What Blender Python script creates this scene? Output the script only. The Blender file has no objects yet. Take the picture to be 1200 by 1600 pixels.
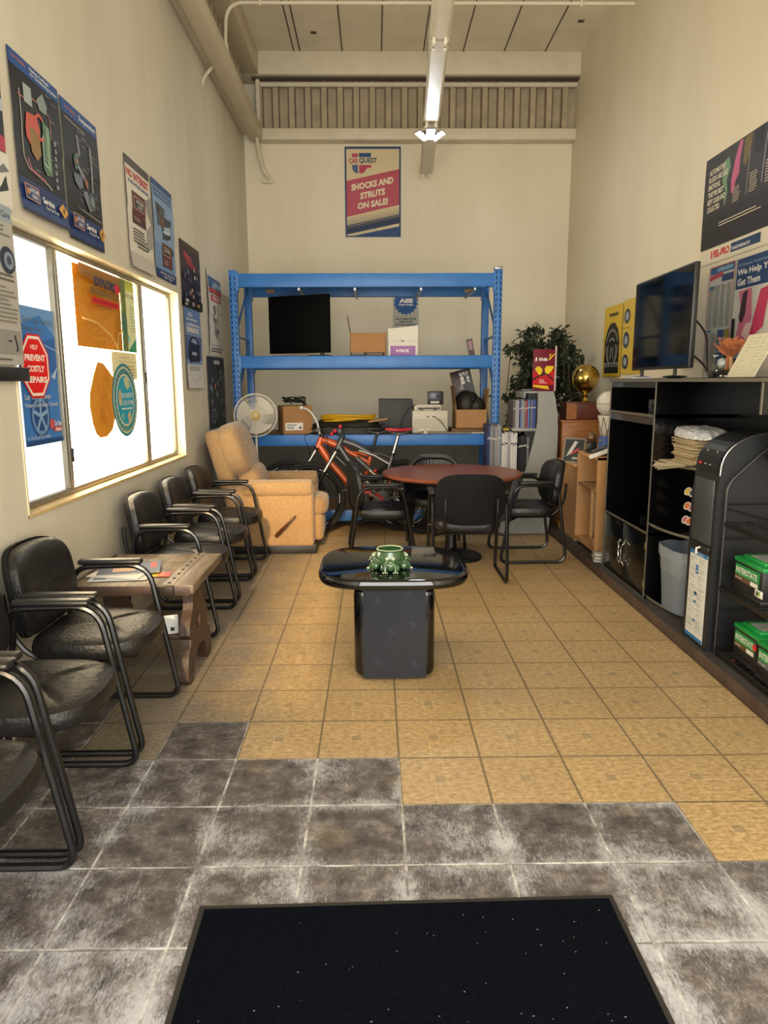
import bpy, bmesh, math, random
from mathutils import Vector, Matrix, noise as mnoise
C = bpy.context.scene.collection
random.seed(7)

# ------------------------------------------------------------------ camera, light, exposure
def lin(c):
    return c / 12.92 if c <= .04045 else ((c + .055) / 1.055) ** 2.4
def rgb(h):
    h = h.lstrip('#')
    return tuple(lin(int(h[i:i + 2], 16) / 255) for i in (0, 2, 4)) + (1.0,)

cam_data = bpy.data.cameras.new('camera')
cam = bpy.data.objects.new('camera', cam_data)
C.objects.link(cam)
PITCH, YAW, ROLL = .17904, .011934, -.003978
fw = Vector((math.sin(YAW) * math.cos(PITCH), math.cos(YAW) * math.cos(PITCH), -math.sin(PITCH)))
rt = Vector((math.cos(YAW), -math.sin(YAW), 0))
up = rt.cross(fw)
r2 = rt * math.cos(ROLL) + up * math.sin(ROLL)
u2 = -rt * math.sin(ROLL) + up * math.cos(ROLL)
mw = Matrix((r2, u2, -fw)).transposed().to_4x4()
mw.translation = Vector((0, 0, 1.5))
cam.matrix_world = mw
cam_data.sensor_fit = 'VERTICAL'
cam_data.sensor_height = 36.0
cam_data.lens = 36.0 * 1123.3 / 1600
cam_data.clip_start = .05
bpy.context.scene.camera = cam

vs = bpy.context.scene.view_settings
vs.view_transform = 'Standard'
vs.look = 'None'
vs.gamma = 1
vs.use_curve_mapping = False
vs.exposure = 0.15

world = bpy.data.worlds.new('daylight')
bpy.context.scene.world = world
world.use_nodes = True
world.node_tree.nodes['Background'].inputs[0].default_value = (.80, .90, 1.0, 1)
world.node_tree.nodes['Background'].inputs[1].default_value = 1.0

def area_light(name, loc, rot, sx, sy, power, col):
    l = bpy.data.lights.new(name, 'AREA')
    l.shape = 'RECTANGLE'; l.size = sx; l.size_y = sy
    l.energy = power; l.color = col
    o = bpy.data.objects.new(name, l)
    C.objects.link(o)
    o.location = loc; o.rotation_euler = rot
    return o
# daylight from the entrance behind the camera
area_light('entrance_daylight', (.4, -1.3, 2.1), (math.radians(90), 0, 0), 3.6, 3.8, 310, (1.0, .97, .92))

# low warm sun that slants in through the slot of the added front wall
sun = bpy.data.lights.new('low_sun', 'SUN')
sun.energy = 3.6; sun.color = (1.0, .70, .36); sun.angle = math.radians(2.0)
sun_o = bpy.data.objects.new('low_sun', sun); C.objects.link(sun_o)
sun_o.rotation_euler = (math.radians(90 - 25), 0, 0)

WINDOW_GLOW = 15.0

# ------------------------------------------------------------------ materials
MATS = {}
def node_mat(name):
    m = bpy.data.materials.new(name)
    m.use_nodes = True
    nt = m.node_tree
    return m, nt, nt.nodes['Principled BSDF']
def mat(name, col, rough=.5, metal=0.0, var=0.0, scale=20.0, bump=0.0, bscale=None, coat=0.0, col2=None, spec=None, emit=0.0, stretch=None):
    key = name
    if key in MATS: return MATS[key]
    m, nt, b = node_mat(name)
    b.inputs['Roughness'].default_value = rough
    b.inputs['Metallic'].default_value = metal
    b.inputs['Coat Weight'].default_value = coat
    if spec is not None: b.inputs['Specular IOR Level'].default_value = spec
    c = rgb(col)
    b.inputs['Base Color'].default_value = c
    if var or col2:
        tc = nt.nodes.new('ShaderNodeTexCoord')
        src = tc.outputs['Object']
        if stretch:
            mp = nt.nodes.new('ShaderNodeMapping'); mp.inputs['Scale'].default_value = stretch
            nt.links.new(src, mp.inputs[0]); src = mp.outputs[0]
        n = nt.nodes.new('ShaderNodeTexNoise'); n.inputs['Scale'].default_value = scale; n.inputs['Detail'].default_value = 6
        nt.links.new(src, n.inputs['Vector'])
        r = nt.nodes.new('ShaderNodeValToRGB')
        if col2:
            ca, cb = c, rgb(col2)
        else:
            ca = tuple(max(0, x * (1 - var)) for x in c[:3]) + (1,)
            cb = tuple(min(1, x * (1 + var)) for x in c[:3]) + (1,)
        r.color_ramp.elements[0].position = .3; r.color_ramp.elements[0].color = ca
        r.color_ramp.elements[1].position = .7; r.color_ramp.elements[1].color = cb
        nt.links.new(n.outputs['Fac'], r.inputs[0]); nt.links.new(r.outputs[0], b.inputs['Base Color'])
    if bump:
        tc = nt.nodes.new('ShaderNodeTexCoord')
        n = nt.nodes.new('ShaderNodeTexNoise'); n.inputs['Scale'].default_value = bscale or scale; n.inputs['Detail'].default_value = 4
        nt.links.new(tc.outputs['Object'], n.inputs['Vector'])
        bp = nt.nodes.new('ShaderNodeBump'); bp.inputs['Strength'].default_value = bump; bp.inputs['Distance'].default_value = .01
        nt.links.new(n.outputs['Fac'], bp.inputs['Height']); nt.links.new(bp.outputs[0], b.inputs['Normal'])
    if emit:
        b.inputs['Emission Color'].default_value = c
        b.inputs['Emission Strength'].default_value = emit
    MATS[key] = m
    return m
def paper(hexcol, rough=.5):
    return mat('print_' + hexcol.lstrip('#'), hexcol, rough, spec=.25)
def film(hexcol):                       # a print on thin film, lets the window's light through
    key = 'film_' + hexcol
    if key in MATS: return MATS[key]
    m, nt, b = node_mat(key)
    c = rgb(hexcol)
    b.inputs['Base Color'].default_value = c
    b.inputs['Roughness'].default_value = .5
    t = nt.nodes.new('ShaderNodeBsdfTranslucent'); t.inputs[0].default_value = c
    mx = nt.nodes.new('ShaderNodeMixShader'); mx.inputs[0].default_value = .12
    nt.links.new(b.outputs[0], mx.inputs[1]); nt.links.new(t.outputs[0], mx.inputs[2])
    nt.links.new(mx.outputs[0], nt.nodes['Material Output'].inputs[0])
    MATS[key] = m
    return m

# ------------------------------------------------------------------ mesh builder
def fillet(pts, rad, seg=5, closed=False):
    pts = [Vector(p) for p in pts]; n = len(pts); out = []
    for i, p in enumerate(pts):
        if not closed and i in (0, n - 1): out.append(p); continue
        a = pts[(i - 1) % n] - p; b = pts[(i + 1) % n] - p
        r = rad[i] if isinstance(rad, (list, tuple)) else rad
        d = min(r, a.length * .49, b.length * .49)
        pa = p + a.normalized() * d; pb = p + b.normalized() * d
        for k in range(seg + 1):
            t = k / seg
            out.append((1 - t) ** 2 * pa + 2 * t * (1 - t) * p + t * t * pb)
    return out
FONT_CACHE = {}
def text_geo(s, bold=0.0):
    k = (s, bold)
    if k in FONT_CACHE: return FONT_CACHE[k]
    cu = bpy.data.curves.new('t', 'FONT'); cu.body = s; cu.size = 1; cu.resolution_u = 2; cu.offset = bold
    cu.align_x = 'LEFT'
    o = bpy.data.objects.new('t', cu); C.objects.link(o)
    dg = bpy.context.evaluated_depsgraph_get()
    me = bpy.data.meshes.new_from_object(o.evaluated_get(dg))
    vs_ = [v.co.copy() for v in me.vertices]; fs = [tuple(p.vertices) for p in me.polygons]
    bpy.data.objects.remove(o); bpy.data.curves.remove(cu); bpy.data.meshes.remove(me)
    FONT_CACHE[k] = (vs_, fs)
    return vs_, fs

class MB:
    def __init__(s):
        s.v = []; s.f = []; s.mi = []; s.mats = []; s.xf = None
    def midx(s, m):
        if m not in s.mats: s.mats.append(m)
        return s.mats.index(m)
    def add(s, vs_, fs, m):
        b = len(s.v); k = s.midx(m)
        for p in vs_:
            p = Vector(p)
            if s.xf: p = s.xf @ p
            s.v.append(p)
        for f in fs: s.f.append(tuple(b + i for i in f)); s.mi.append(k)
        return s
    def box(s, x0, x1, y0, y1, z0, z1, m, bev=0.0, seg=2, R=None):
        if x0 > x1: x0, x1 = x1, x0
        if y0 > y1: y0, y1 = y1, y0
        if z0 > z1: z0, z1 = z1, z0
        if not bev:
            vs_ = [(x, y, z) for x in (x0, x1) for y in (y0, y1) for z in (z0, z1)]
            fs = [(0, 1, 3, 2), (4, 6, 7, 5), (0, 4, 5, 1), (2, 3, 7, 6), (0, 2, 6, 4), (1, 5, 7, 3)]
        else:
            bm = bmesh.new(); bmesh.ops.create_cube(bm, size=1)
            for v in bm.verts:
                v.co = Vector(((x0 + x1) / 2 + v.co.x * (x1 - x0), (y0 + y1) / 2 + v.co.y * (y1 - y0), (z0 + z1) / 2 + v.co.z * (z1 - z0)))
            bev = min(bev, (x1 - x0) * .49, (y1 - y0) * .49, (z1 - z0) * .49)
            bmesh.ops.bevel(bm, geom=bm.edges[:], offset=bev, segments=seg, profile=.5, affect='EDGES')
            bm.verts.index_update()
            vs_ = [v.co.copy() for v in bm.verts]; fs = [tuple(v.index for v in f.verts) for f in bm.faces]
            bm.free()
        if R is not None:
            c = Vector(((x0 + x1) / 2, (y0 + y1) / 2, (z0 + z1) / 2))
            vs_ = [R @ (Vector(p) - c) + c for p in vs_]
        return s.add(vs_, fs, m)
    def tube(s, pts, r, m, seg=8, closed=False, caps=True, flat=1.0):
        pts = [Vector(p) for p in pts]; n = len(pts)
        rr = r if isinstance(r, (list, tuple)) else [r] * n
        T = []
        for i in range(n):
            if closed: t = pts[(i + 1) % n] - pts[i - 1]
            else: t = pts[min(i + 1, n - 1)] - pts[max(i - 1, 0)]
            T.append(t.normalized() if t.length > 1e-9 else Vector((0, 0, 1)))
        ref = Vector((0, 0, 1)) if abs(T[0].z) < .9 else Vector((1, 0, 0))
        nrm = T[0].cross(ref).normalized(); vs_ = []
        for i in range(n):
            nrm = (nrm - T[i] * nrm.dot(T[i]))
            if nrm.length < 1e-6: nrm = T[i].orthogonal()
            nrm.normalize(); bn = T[i].cross(nrm)
            for k in range(seg):
                a = 2 * math.pi * k / seg
                vs_.append(pts[i] + nrm * (math.cos(a) * rr[i]) + bn * (math.sin(a) * rr[i] * flat))
        fs = []
        for i in range(n if closed else n - 1):
            j = (i + 1) % n
            for k in range(seg):
                l = (k + 1) % seg
                fs.append((i * seg + k, i * seg + l, j * seg + l, j * seg + k))
        if not closed and caps:
            fs.append(tuple(range(seg))[::-1]); fs.append(tuple((n - 1) * seg + k for k in range(seg)))
        return s.add(vs_, fs, m)
    def cyl(s, p0, p1, r0, m, r1=None, seg=16):
        return s.tube([p0, p1], [r0, r0 if r1 is None else r1], m, seg)
    def lathe(s, prof, c, m, seg=24, sx=1.0, sy=1.0, axis='Z', cap=True):
        vs_ = []; c = Vector(c)
        for r, z in prof:
            for k in range(seg):
                a = 2 * math.pi * k / seg
                x, y = math.cos(a) * r * sx, math.sin(a) * r * sy
                p = Vector((x, y, z)) if axis == 'Z' else (Vector((z, x, y)) if axis == 'X' else Vector((x, z, y)))
                vs_.append(c + p)
        fs = []
        for i in range(len(prof) - 1):
            for k in range(seg):
                l = (k + 1) % seg
                fs.append((i * seg + k, i * seg + l, (i + 1) * seg + l, (i + 1) * seg + k))
        if cap:
            if prof[0][0] > 1e-6: fs.append(tuple(range(seg))[::-1])
            if prof[-1][0] > 1e-6: fs.append(tuple((len(prof) - 1) * seg + k for k in range(seg)))
        return s.add(vs_, fs, m)
    def sph(s, c, r, m, seg=16, rings=10, sc=(1, 1, 1), pw=1.0):
        prof = []; vs_ = []
        c = Vector(c)
        def sp(v): return math.copysign(abs(v) ** pw, v)
        for i in range(rings + 1):
            t = math.pi * i / rings
            for k in range(seg):
                a = 2 * math.pi * k / seg
                ct, st = sp(math.cos(t)), sp(math.sin(t))
                vs_.append(c + Vector((sp(math.cos(a)) * st * r * sc[0], sp(math.sin(a)) * st * r * sc[1], -ct * r * sc[2])))
        fs = [(i * seg + k, i * seg + (k + 1) % seg, (i + 1) * seg + (k + 1) % seg, (i + 1) * seg + k) for i in range(rings) for k in range(seg)]
        return s.add(vs_, fs, m)
    def prism(s, poly, lo, hi, m, plane='XZ'):
        # polygon in a plane, extruded along the missing axis
        def P(a, b, t):
            return {'XZ': (a, t, b), 'XY': (a, b, t), 'YZ': (t, a, b)}[plane]
        n = len(poly)
        vs_ = [P(a, b, lo) for a, b in poly] + [P(a, b, hi) for a, b in poly]
        fs = [tuple(range(n)), tuple(range(n, 2 * n))[::-1]] + [(i, i + n, (i + 1) % n + n, (i + 1) % n) for i in range(n)]
        return s.add(vs_, fs, m)
    def grid(s, fn, nu, nv, m, closeu=False):
        vs_ = [fn(i / nu, j / nv) for j in range(nv + 1) for i in range(nu + (0 if closeu else 1))]
        w = nu if closeu else nu + 1
        fs = [(j * w + i, j * w + (i + 1) % w, (j + 1) * w + (i + 1) % w, (j + 1) * w + i) for j in range(nv) for i in range(nu)]
        return s.add(vs_, fs, m)
    def text(s, st, o, u, v, w, h, m, bold=0.0, lift=.0006, fit=True):
        # lettering fitted in a w x h box whose lower left corner is o
        vs_, fs = text_geo(st, bold)
        if not vs_: return s
        x0 = min(p.x for p in vs_); x1 = max(p.x for p in vs_); y0 = min(p.y for p in vs_); y1 = max(p.y for p in vs_)
        o = Vector(o); u = Vector(u).normalized(); v = Vector(v).normalized(); n = u.cross(v)
        kx = w / max(x1 - x0, 1e-6); ky = h / max(y1 - y0, 1e-6)
        return s.add([o + u * ((p.x - x0) * kx) + v * ((p.y - y0) * ky) + n * lift for p in vs_], fs, m)
    def build(s, name, parent=None, smooth=True, angle=38):
        me = bpy.data.meshes.new(name)
        me.from_pydata([tuple(p) for p in s.v], [], s.f)
        for m in s.mats: me.materials.append(m)
        for p, k in zip(me.polygons, s.mi): p.material_index = k
        bm = bmesh.new(); bm.from_mesh(me)
        bmesh.ops.recalc_face_normals(bm, faces=bm.faces[:]) if len(s.f) < 60000 else None
        bm.to_mesh(me); bm.free()
        if smooth:
            me.polygons.foreach_set('use_smooth', [True] * len(me.polygons))
            me.set_sharp_from_angle(angle=math.radians(angle))
        o = bpy.data.objects.new(name, me)
        C.objects.link(o)
        if parent: o.parent = parent
        return o

def tag(o, label=None, cat=None, group=None, kind=None):
    if label: o['label'] = label
    if cat: o['category'] = cat
    if group: o['group'] = group
    if kind: o['kind'] = kind
    return o
def thing(name, label, cat, loc=(0, 0, 0), rz=0.0, group=None):
    o = bpy.data.objects.new(name, None); C.objects.link(o)
    o.empty_display_size = .1
    o.location = loc; o.rotation_euler = (0, 0, rz)
    return tag(o, label, cat, group)
def one(mb, name, label, cat, group=None, loc=None, rz=0, **k):
    o = tag(mb.build(name, None, **k), label, cat, group)
    if loc is not None: o.location = loc; o.rotation_euler = (0, 0, rz)
    return o
def copy_tree(o, parent=None):
    c = o.copy(); C.objects.link(c); c.parent = parent
    for ch in list(o.children): copy_tree(ch, c)
    return c
def struct(mb, name, parent=None, **k):
    return tag(mb.build(name, parent, **k), kind='structure')
# ------------------------------------------------------------------ setting
WL, WR, WB = -1.55, 2.40, 9.31          # left wall, right wall, back wall
Y0 = -1.7                              # front end of the room, behind the camera
WY0, WY1, WZ0, WZ1 = 3.176, 5.907, .905, 2.203   # window opening in the left wall

def wall_mat(name, base, dark, blot):
    m, nt, b = node_mat(name)
    geo = nt.nodes.new('ShaderNodeNewGeometry')
    def noise(sc, det, rough=.5, stretch=None):
        src = geo.outputs['Position']
        if stretch:
            mp = nt.nodes.new('ShaderNodeMapping'); mp.inputs['Scale'].default_value = stretch
            nt.links.new(src, mp.inputs[0]); src = mp.outputs[0]
        n = nt.nodes.new('ShaderNodeTexNoise'); n.inputs['Scale'].default_value = sc; n.inputs['Detail'].default_value = det
        n.inputs['Roughness'].default_value = rough
        nt.links.new(src, n.inputs['Vector']); return n.outputs['Fac']
    def ramp(fac, p0, c0, p1, c1):
        r = nt.nodes.new('ShaderNodeValToRGB')
        r.color_ramp.elements[0].position = p0; r.color_ramp.elements[0].color = c0
        r.color_ramp.elements[1].position = p1; r.color_ramp.elements[1].color = c1
        nt.links.new(fac, r.inputs[0]); return r.outputs[0]
    a = ramp(noise(1.1, 5, .6, (1, 1, .35)), .35, rgb(dark), .62, rgb(base))
    fl = ramp(noise(9, 8, .75), .70, (0, 0, 0, 1), .78, (1, 1, 1, 1))
    mx = nt.nodes.new('ShaderNodeMix'); mx.data_type = 'RGBA'
    sc = nt.nodes.new('ShaderNodeMath'); sc.operation = 'MULTIPLY'; sc.inputs[1].default_value = .35
    nt.links.new(fl, sc.inputs[0]); nt.links.new(sc.outputs[0], mx.inputs[0])
    nt.links.new(a, mx.inputs[6]); mx.inputs[7].default_value = rgb(blot)
    nt.links.new(mx.outputs[2], b.inputs['Base Color'])
    b.inputs['Roughness'].default_value = .62
    bp = nt.nodes.new('ShaderNodeBump'); bp.inputs['Strength'].default_value = .25; bp.inputs['Distance'].default_value = .012
    nt.links.new(noise(7, 5), bp.inputs['Height']); nt.links.new(bp.outputs[0], b.inputs['Normal'])
    return m
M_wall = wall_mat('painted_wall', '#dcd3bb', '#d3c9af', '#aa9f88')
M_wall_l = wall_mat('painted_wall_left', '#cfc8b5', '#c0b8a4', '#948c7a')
M_ceil = mat('painted_ceiling', '#dcd3bd', .7, var=.07, scale=3)
M_trim = mat('painted_steel', '#cfc5ad', .5, var=.06, scale=5)
M_trim_d = mat('shadow_gap', '#4a4032', .8)

def floor_mat():
    m, nt, b = node_mat('tiled_floor')
    N = nt.nodes; L = nt.links
    geo = N.new('ShaderNodeNewGeometry')
    sep = N.new('ShaderNodeSeparateXYZ'); L.new(geo.outputs['Position'], sep.inputs[0])
    def M(op, a, b_=None, c=None):
        n = N.new('ShaderNodeMath'); n.operation = op
        for i, x in enumerate((a, b_, c)):
            if x is None: continue
            if isinstance(x, (int, float)): n.inputs[i].default_value = x
            else: L.new(x, n.inputs[i])
        return n.outputs[0]
    S = .329
    u = M('DIVIDE', M('SUBTRACT', sep.outputs[0], .089), S)
    v = M('DIVIDE', M('SUBTRACT', sep.outputs[1], 2.3604), S)
    iu, iv = M('FLOOR', u), M('FLOOR', v)
    fu, fv = M('SUBTRACT', u, iu), M('SUBTRACT', v, iv)
    def gt(a, b_): return M('GREATER_THAN', a, b_)
    def lt(a, b_): return M('LESS_THAN', a, b_)
    def OR(a, b_): return M('MAXIMUM', a, b_)
    def AND(a, b_): return M('MULTIPLY', a, b_)
    def eq(a, k): return M('COMPARE', a, k, .1)
    # where the beige glaze is intact (by tile)
    keep = AND(gt(iv, 2.5), gt(iu, -9))
    keep = OR(keep, AND(eq(iv, -1), gt(iu, 2.5)))
    keep = OR(keep, AND(eq(iv, 0), gt(iu, -.5)))
    keep = OR(keep, AND(eq(iv, 1), OR(gt(iu, -2.5), eq(iu, -4))))
    keep = OR(keep, AND(eq(iv, 2), gt(iu, -4.5)))
    def noise(sc, det, rough=.55, stretch=None, dist=0):
        src = geo.outputs['Position']
        if stretch:
            mp = N.new('ShaderNodeMapping'); mp.inputs['Scale'].default_value = stretch
            L.new(src, mp.inputs[0]); src = mp.outputs[0]
        n = N.new('ShaderNodeTexNoise'); n.inputs['Scale'].default_value = sc; n.inputs['Detail'].default_value = det
        n.inputs['Roughness'].default_value = rough; n.inputs['Distortion'].default_value = dist
        L.new(src, n.inputs['Vector']); return n.outputs['Fac']
    def ramp(fac, stops):
        r = N.new('ShaderNodeValToRGB')
        e = r.color_ramp.elements
        e[0].position, e[0].color = stops[0]; e[1].position, e[1].color = stops[-1]
        for p, c in stops[1:-1]:
            x = e.new(p); x.color = c
        L.new(fac, r.inputs[0]); return r.outputs[0]
    def mix(f, a, b_):
        n = N.new('ShaderNodeMix'); n.data_type = 'RGBA'
        if isinstance(f, (int, float)): n.inputs[0].default_value = f
        else: L.new(f, n.inputs[0])
        for i, x in ((6, a), (7, b_)):
            if isinstance(x, tuple): n.inputs[i].default_value = x
            else: L.new(x, n.inputs[i])
        return n.outputs[2]
    W = (1, 1, 1, 1); K = (0, 0, 0, 1)
    # beige tile with a printed pinwheel of smaller tiles
    n1 = noise(34, 10, .78, (1, 2.0, 1))
    beige = ramp(n1, [(.36, rgb('#836a42')), (.5, rgb('#b09366')), (.62, rgb('#c8ae82'))])
    q = AND(gt(fu, .40), lt(fu, .53)); q2 = AND(gt(fv, .44), lt(fv, .58))
    rect = AND(q, q2)
    beige = mix(M('MULTIPLY', rect, .5), beige, rgb('#796e56'))
    def line(c, k, wd): return lt(M('ABSOLUTE', M('SUBTRACT', c, k)), wd)
    l1 = AND(line(fu, .53, .008), gt(fv, .44)); l2 = AND(line(fu, .40, .008), lt(fv, .58))
    l3 = AND(line(fv, .58, .008), lt(fu, .53)); l4 = AND(line(fv, .44, .008), gt(fu, .40))
    ln = OR(OR(l1, l2), OR(l3, l4))
    beige = mix(M('MULTIPLY', ln, .22), beige, rgb('#e2c795'))
    wn = N.new('ShaderNodeTexWhiteNoise'); wn.noise_dimensions = '2D'
    cmb = N.new('ShaderNodeCombineXYZ'); L.new(iu, cmb.inputs[0]); L.new(iv, cmb.inputs[1]); L.new(cmb.outputs[0], wn.inputs['Vector'])
    beige = mix(M('MULTIPLY', wn.outputs['Value'], .16), beige, rgb('#8a7350'))
    # grime specks
    sp = ramp(noise(60, 3), [(.73, K), (.76, W)])
    beige = mix(M('MULTIPLY', sp, .5), beige, rgb('#5a4630'))
    # scrubbed bare tile, dark with chalky white scuffs
    base = ramp(noise(11, 10, .75), [(.36, rgb('#332d2c')), (.52, rgb('#59524e')), (.66, rgb('#827b76'))])
    scr = M('ADD', M('MULTIPLY', noise(60, 10, .88, (1, .5, 1), 1.2), .6), M('MULTIPLY', noise(150, 4, .8, (1, .12, 1), 2.5), .4))
    # the scuffing grows towards the door
    near = M('DIVIDE', M('SUBTRACT', 2.75, sep.outputs[1]), 2.0)
    big = noise(2.6, 6, .65)
    amt = M('ADD', M('MULTIPLY', near, .21), M('MULTIPLY', M('SUBTRACT', big, .5), .75))
    edge = M('MINIMUM', M('MINIMUM', fu, M('SUBTRACT', 1, fu)), M('MINIMUM', fv, M('SUBTRACT', 1, fv)))
    edg = M('MULTIPLY', M('SUBTRACT', 1, M('MINIMUM', M('MULTIPLY', edge, 6), 1)), M('MULTIPLY', noise(4, 4), .20))
    sfac = M('ADD', M('ADD', scr, amt), edg)
    chalk = ramp(sfac, [(.59, K), (.75, W)])
    gray = mix(M('MULTIPLY', chalk, .66), base, rgb('#c9c9cc'))
    ochre = ramp(noise(3.1, 4), [(.60, K), (.74, W)])
    gray = mix(M('MULTIPLY', ochre, .35), gray, rgb('#8b7a55'))
    # partly worn tiles along the seats by the left wall
    wx = M('DIVIDE', M('SUBTRACT', -.42, sep.outputs[0]), .5)
    wear = M('ADD', wx, M('MULTIPLY', M('SUBTRACT', noise(5, 6, .7), .5), 1.8))
    wear = M('MINIMUM', M('MAXIMUM', wear, 0), .85)
    worn = mix(wear, beige, ramp(n1, [(.36, rgb('#524c46')), (.64, rgb('#8c8579'))]))
    dirty = ramp(noise(1.7, 5, .6), [(.45, K), (.8, W)])
    worn = mix(M('MULTIPLY', dirty, .3), worn, rgb('#7c6a4c'))
    col = mix(keep, gray, worn)
    g = M('SUBTRACT', 1, M('MINIMUM', M('DIVIDE', edge, .018), 1))
    g = M('MINIMUM', M('MULTIPLY', g, 1.6), 1)
    gcol = mix(keep, ramp(noise(9, 5, .7), [(.4, rgb('#6d655c')), (.62, rgb('#cfcdc8'))]), rgb('#5d523f'))
    gw = M('MULTIPLY', g, .85)
    col = mix(gw, col, gcol)
    L.new(col, b.inputs['Base Color'])
    rgh = ramp(n1, [(.3, (.34,) * 3 + (1,)), (.7, (.5,) * 3 + (1,))])
    rg = mix(keep, (.62, .62, .62, 1), rgh)
    L.new(rg, b.inputs['Roughness'])
    h = M('SUBTRACT', M('MULTIPLY', scr, .25), M('MULTIPLY', g, 1.0))
    bp = N.new('ShaderNodeBump'); bp.inputs['Strength'].default_value = .5; bp.inputs['Distance'].default_value = .003
    L.new(h, bp.inputs['Height']); L.new(bp.outputs[0], b.inputs['Normal'])
    return m
M_floor = floor_mat()
mb = MB(); mb.box(WL - .3, WR + .2, Y0, WB + .2, -.12, 0, M_floor); struct(mb, 'floor')

# left wall around the window opening
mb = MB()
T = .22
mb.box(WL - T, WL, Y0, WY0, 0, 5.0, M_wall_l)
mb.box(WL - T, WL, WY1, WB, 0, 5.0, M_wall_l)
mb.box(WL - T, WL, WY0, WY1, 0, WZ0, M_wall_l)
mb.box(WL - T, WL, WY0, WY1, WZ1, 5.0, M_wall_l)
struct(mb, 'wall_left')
mb = MB(); mb.box(WL - T, WR + .2, WB, WB + .2, 0, 5.33, M_wall); struct(mb, 'wall_back')
mb = MB(); mb.box(WR, WR + .2, Y0, WB, 0, 5.33, M_wall); struct(mb, 'wall_right')
# ceiling with painted panel joints
mb = MB(); mb.box(WL - T, WR + .2, Y0, WB + .2, 5.224, 5.36, M_ceil)
for x in (-.90, -.83, -.35, .10, .58, 1.035, 1.505, 1.975):
    mb.box(x - .006, x + .006, Y0, 9.02, 5.218, 5.224, M_trim_d)
for x, y in ((-.64, 8.58), (.85, 7.86), (2.19, 8.32)):
    mb.box(x - .03, x + .03, y - .02, y + .02, 5.214, 5.224, M_trim_d)
struct(mb, 'ceiling')

# added unseen wall behind the camera, slotted to shape the sun beam
mb = MB()
SX0, SX1, SZ0, SZ1 = -1.16, -.30, 2.25, 4.35
mb.box(WL - T, SX0, Y0, Y0 + .12, 0, 5.33, M_wall); mb.box(SX1, WR + .2, Y0, Y0 + .12, 0, 5.33, M_wall)
mb.box(SX0, SX1, Y0, Y0 + .12, 0, SZ0, M_wall); mb.box(SX0, SX1, Y0, Y0 + .12, SZ1, 5.33, M_wall)
struct(mb, 'sun_mask_wall')

# header, corrugated band and rail on the back wall
mb = MB(); mb.box(WL, WR, 9.02, WB, 4.976, 5.224, M_trim, .01); mb.box(WL + .15, WR, 9.08, 9.15, 4.955, 4.978, M_trim_d); struct(mb, 'trim_1')
M_corr = mat('corrugated_sheet', '#a3957a', .55, var=.15, scale=6)
def corrugated(mb, a0, a1, z0, z1, f, pitch=.19, d=.07):
    n = int((a1 - a0) / pitch)
    prof = []
    for i in range(n + 1):
        s = a0 + i * pitch
        for t, k in ((0, 0), (.34, 0), (.40, 1), (.94, 1)):
            prof.append((s + t * pitch, k * d))
    vs_ = []
    for a, q in prof:
        vs_.append(f(a, q, z0)); vs_.append(f(a, q, z1))
    mb.add(vs_, [(2 * i, 2 * i + 2, 2 * i + 3, 2 * i + 1) for i in range(len(prof) - 1)], M_corr)
    for i in range(n):
        s = a0 + i * pitch
        for t in (.37, .97):
            e = [(s + (t - .022) * pitch), (s + (t + .022) * pitch)]
            mb.add([f(e[0], -.004, z0), f(e[1], -.004, z0), f(e[1], -.004, z1), f(e[0], -.004, z1)], [(0, 1, 2, 3)], M_trim_d)
mb = MB(); corrugated(mb, WL + .18, WR, 4.438, 4.976, lambda a, q, z: (a, 9.205 + q, z))
mb.box(WL + .18, WR, 9.17, 9.2, 4.905, 4.95, M_trim)
struct(mb, 'trim_2')
mb = MB(); mb.box(WL + .2, WR, 9.14, WB, 4.32, 4.443, M_trim, .008); struct(mb, 'trim_3')
# the same along the left wall
mb = MB(); mb.box(WL, WL + .238, Y0, 9.02, 4.976, 5.224, M_trim, .01); struct(mb, 'trim_4')
mb = MB(); corrugated(mb, 1.0, 9.1, 4.438, 4.976, lambda a, q, z: (WL + .06 - q, a, z)); struct(mb, 'trim_5')
mb = MB(); mb.box(WL + .10, WL + .243, Y0, 9.2, 4.314, 4.458, M_trim, .008); mb.box(WL, WL + .10, Y0, 9.2, 4.397, 4.438, M_trim)
struct(mb, 'trim_6')
# stub post in the corner and slanting strut under the rail
mb = MB(); mb.box(WL + .19, WL + .232, 9.10, 9.14, 4.44, 4.99, M_trim); struct(mb, 'trim_7')
mb = MB()
mb.tube([(-1.365, 9.08, 4.33), (-1.355, 9.14, 4.17), (-1.314, 9.24, 4.00), (-1.252, 9.28, 3.91)], .046, M_trim, 8, flat=.5)
mb.box(-1.345, -1.21, 9.27, 9.305, 3.87, 3.94, M_trim)
struct(mb, 'trim_8')

mb = MB(); mb.box(WL, WR, WB - .006, WB, 0, .84, mat('painted_shade_grey', '#7b776e', .6, var=.12, scale=4)); struct(mb, 'back_wall_shade')  # dark panel paints in the shade below the rack's lower deck

# platform (raised kerb) along the right wall
M_kerb = mat('worn_brown_paint', '#4b3a30', .6, var=.3, scale=6, bump=.3, bscale=30)
M_kerbtop = mat('dusty_platform_top', '#38332e', .75, var=.25, scale=8)
mb = MB(); mb.box(1.73, WR, 1.2, WB, 0, .072, M_kerb, .008); mb.box(1.735, WR, 1.2, WB, .0725, .075, M_kerbtop)
struct(mb, 'trim_9')

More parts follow.
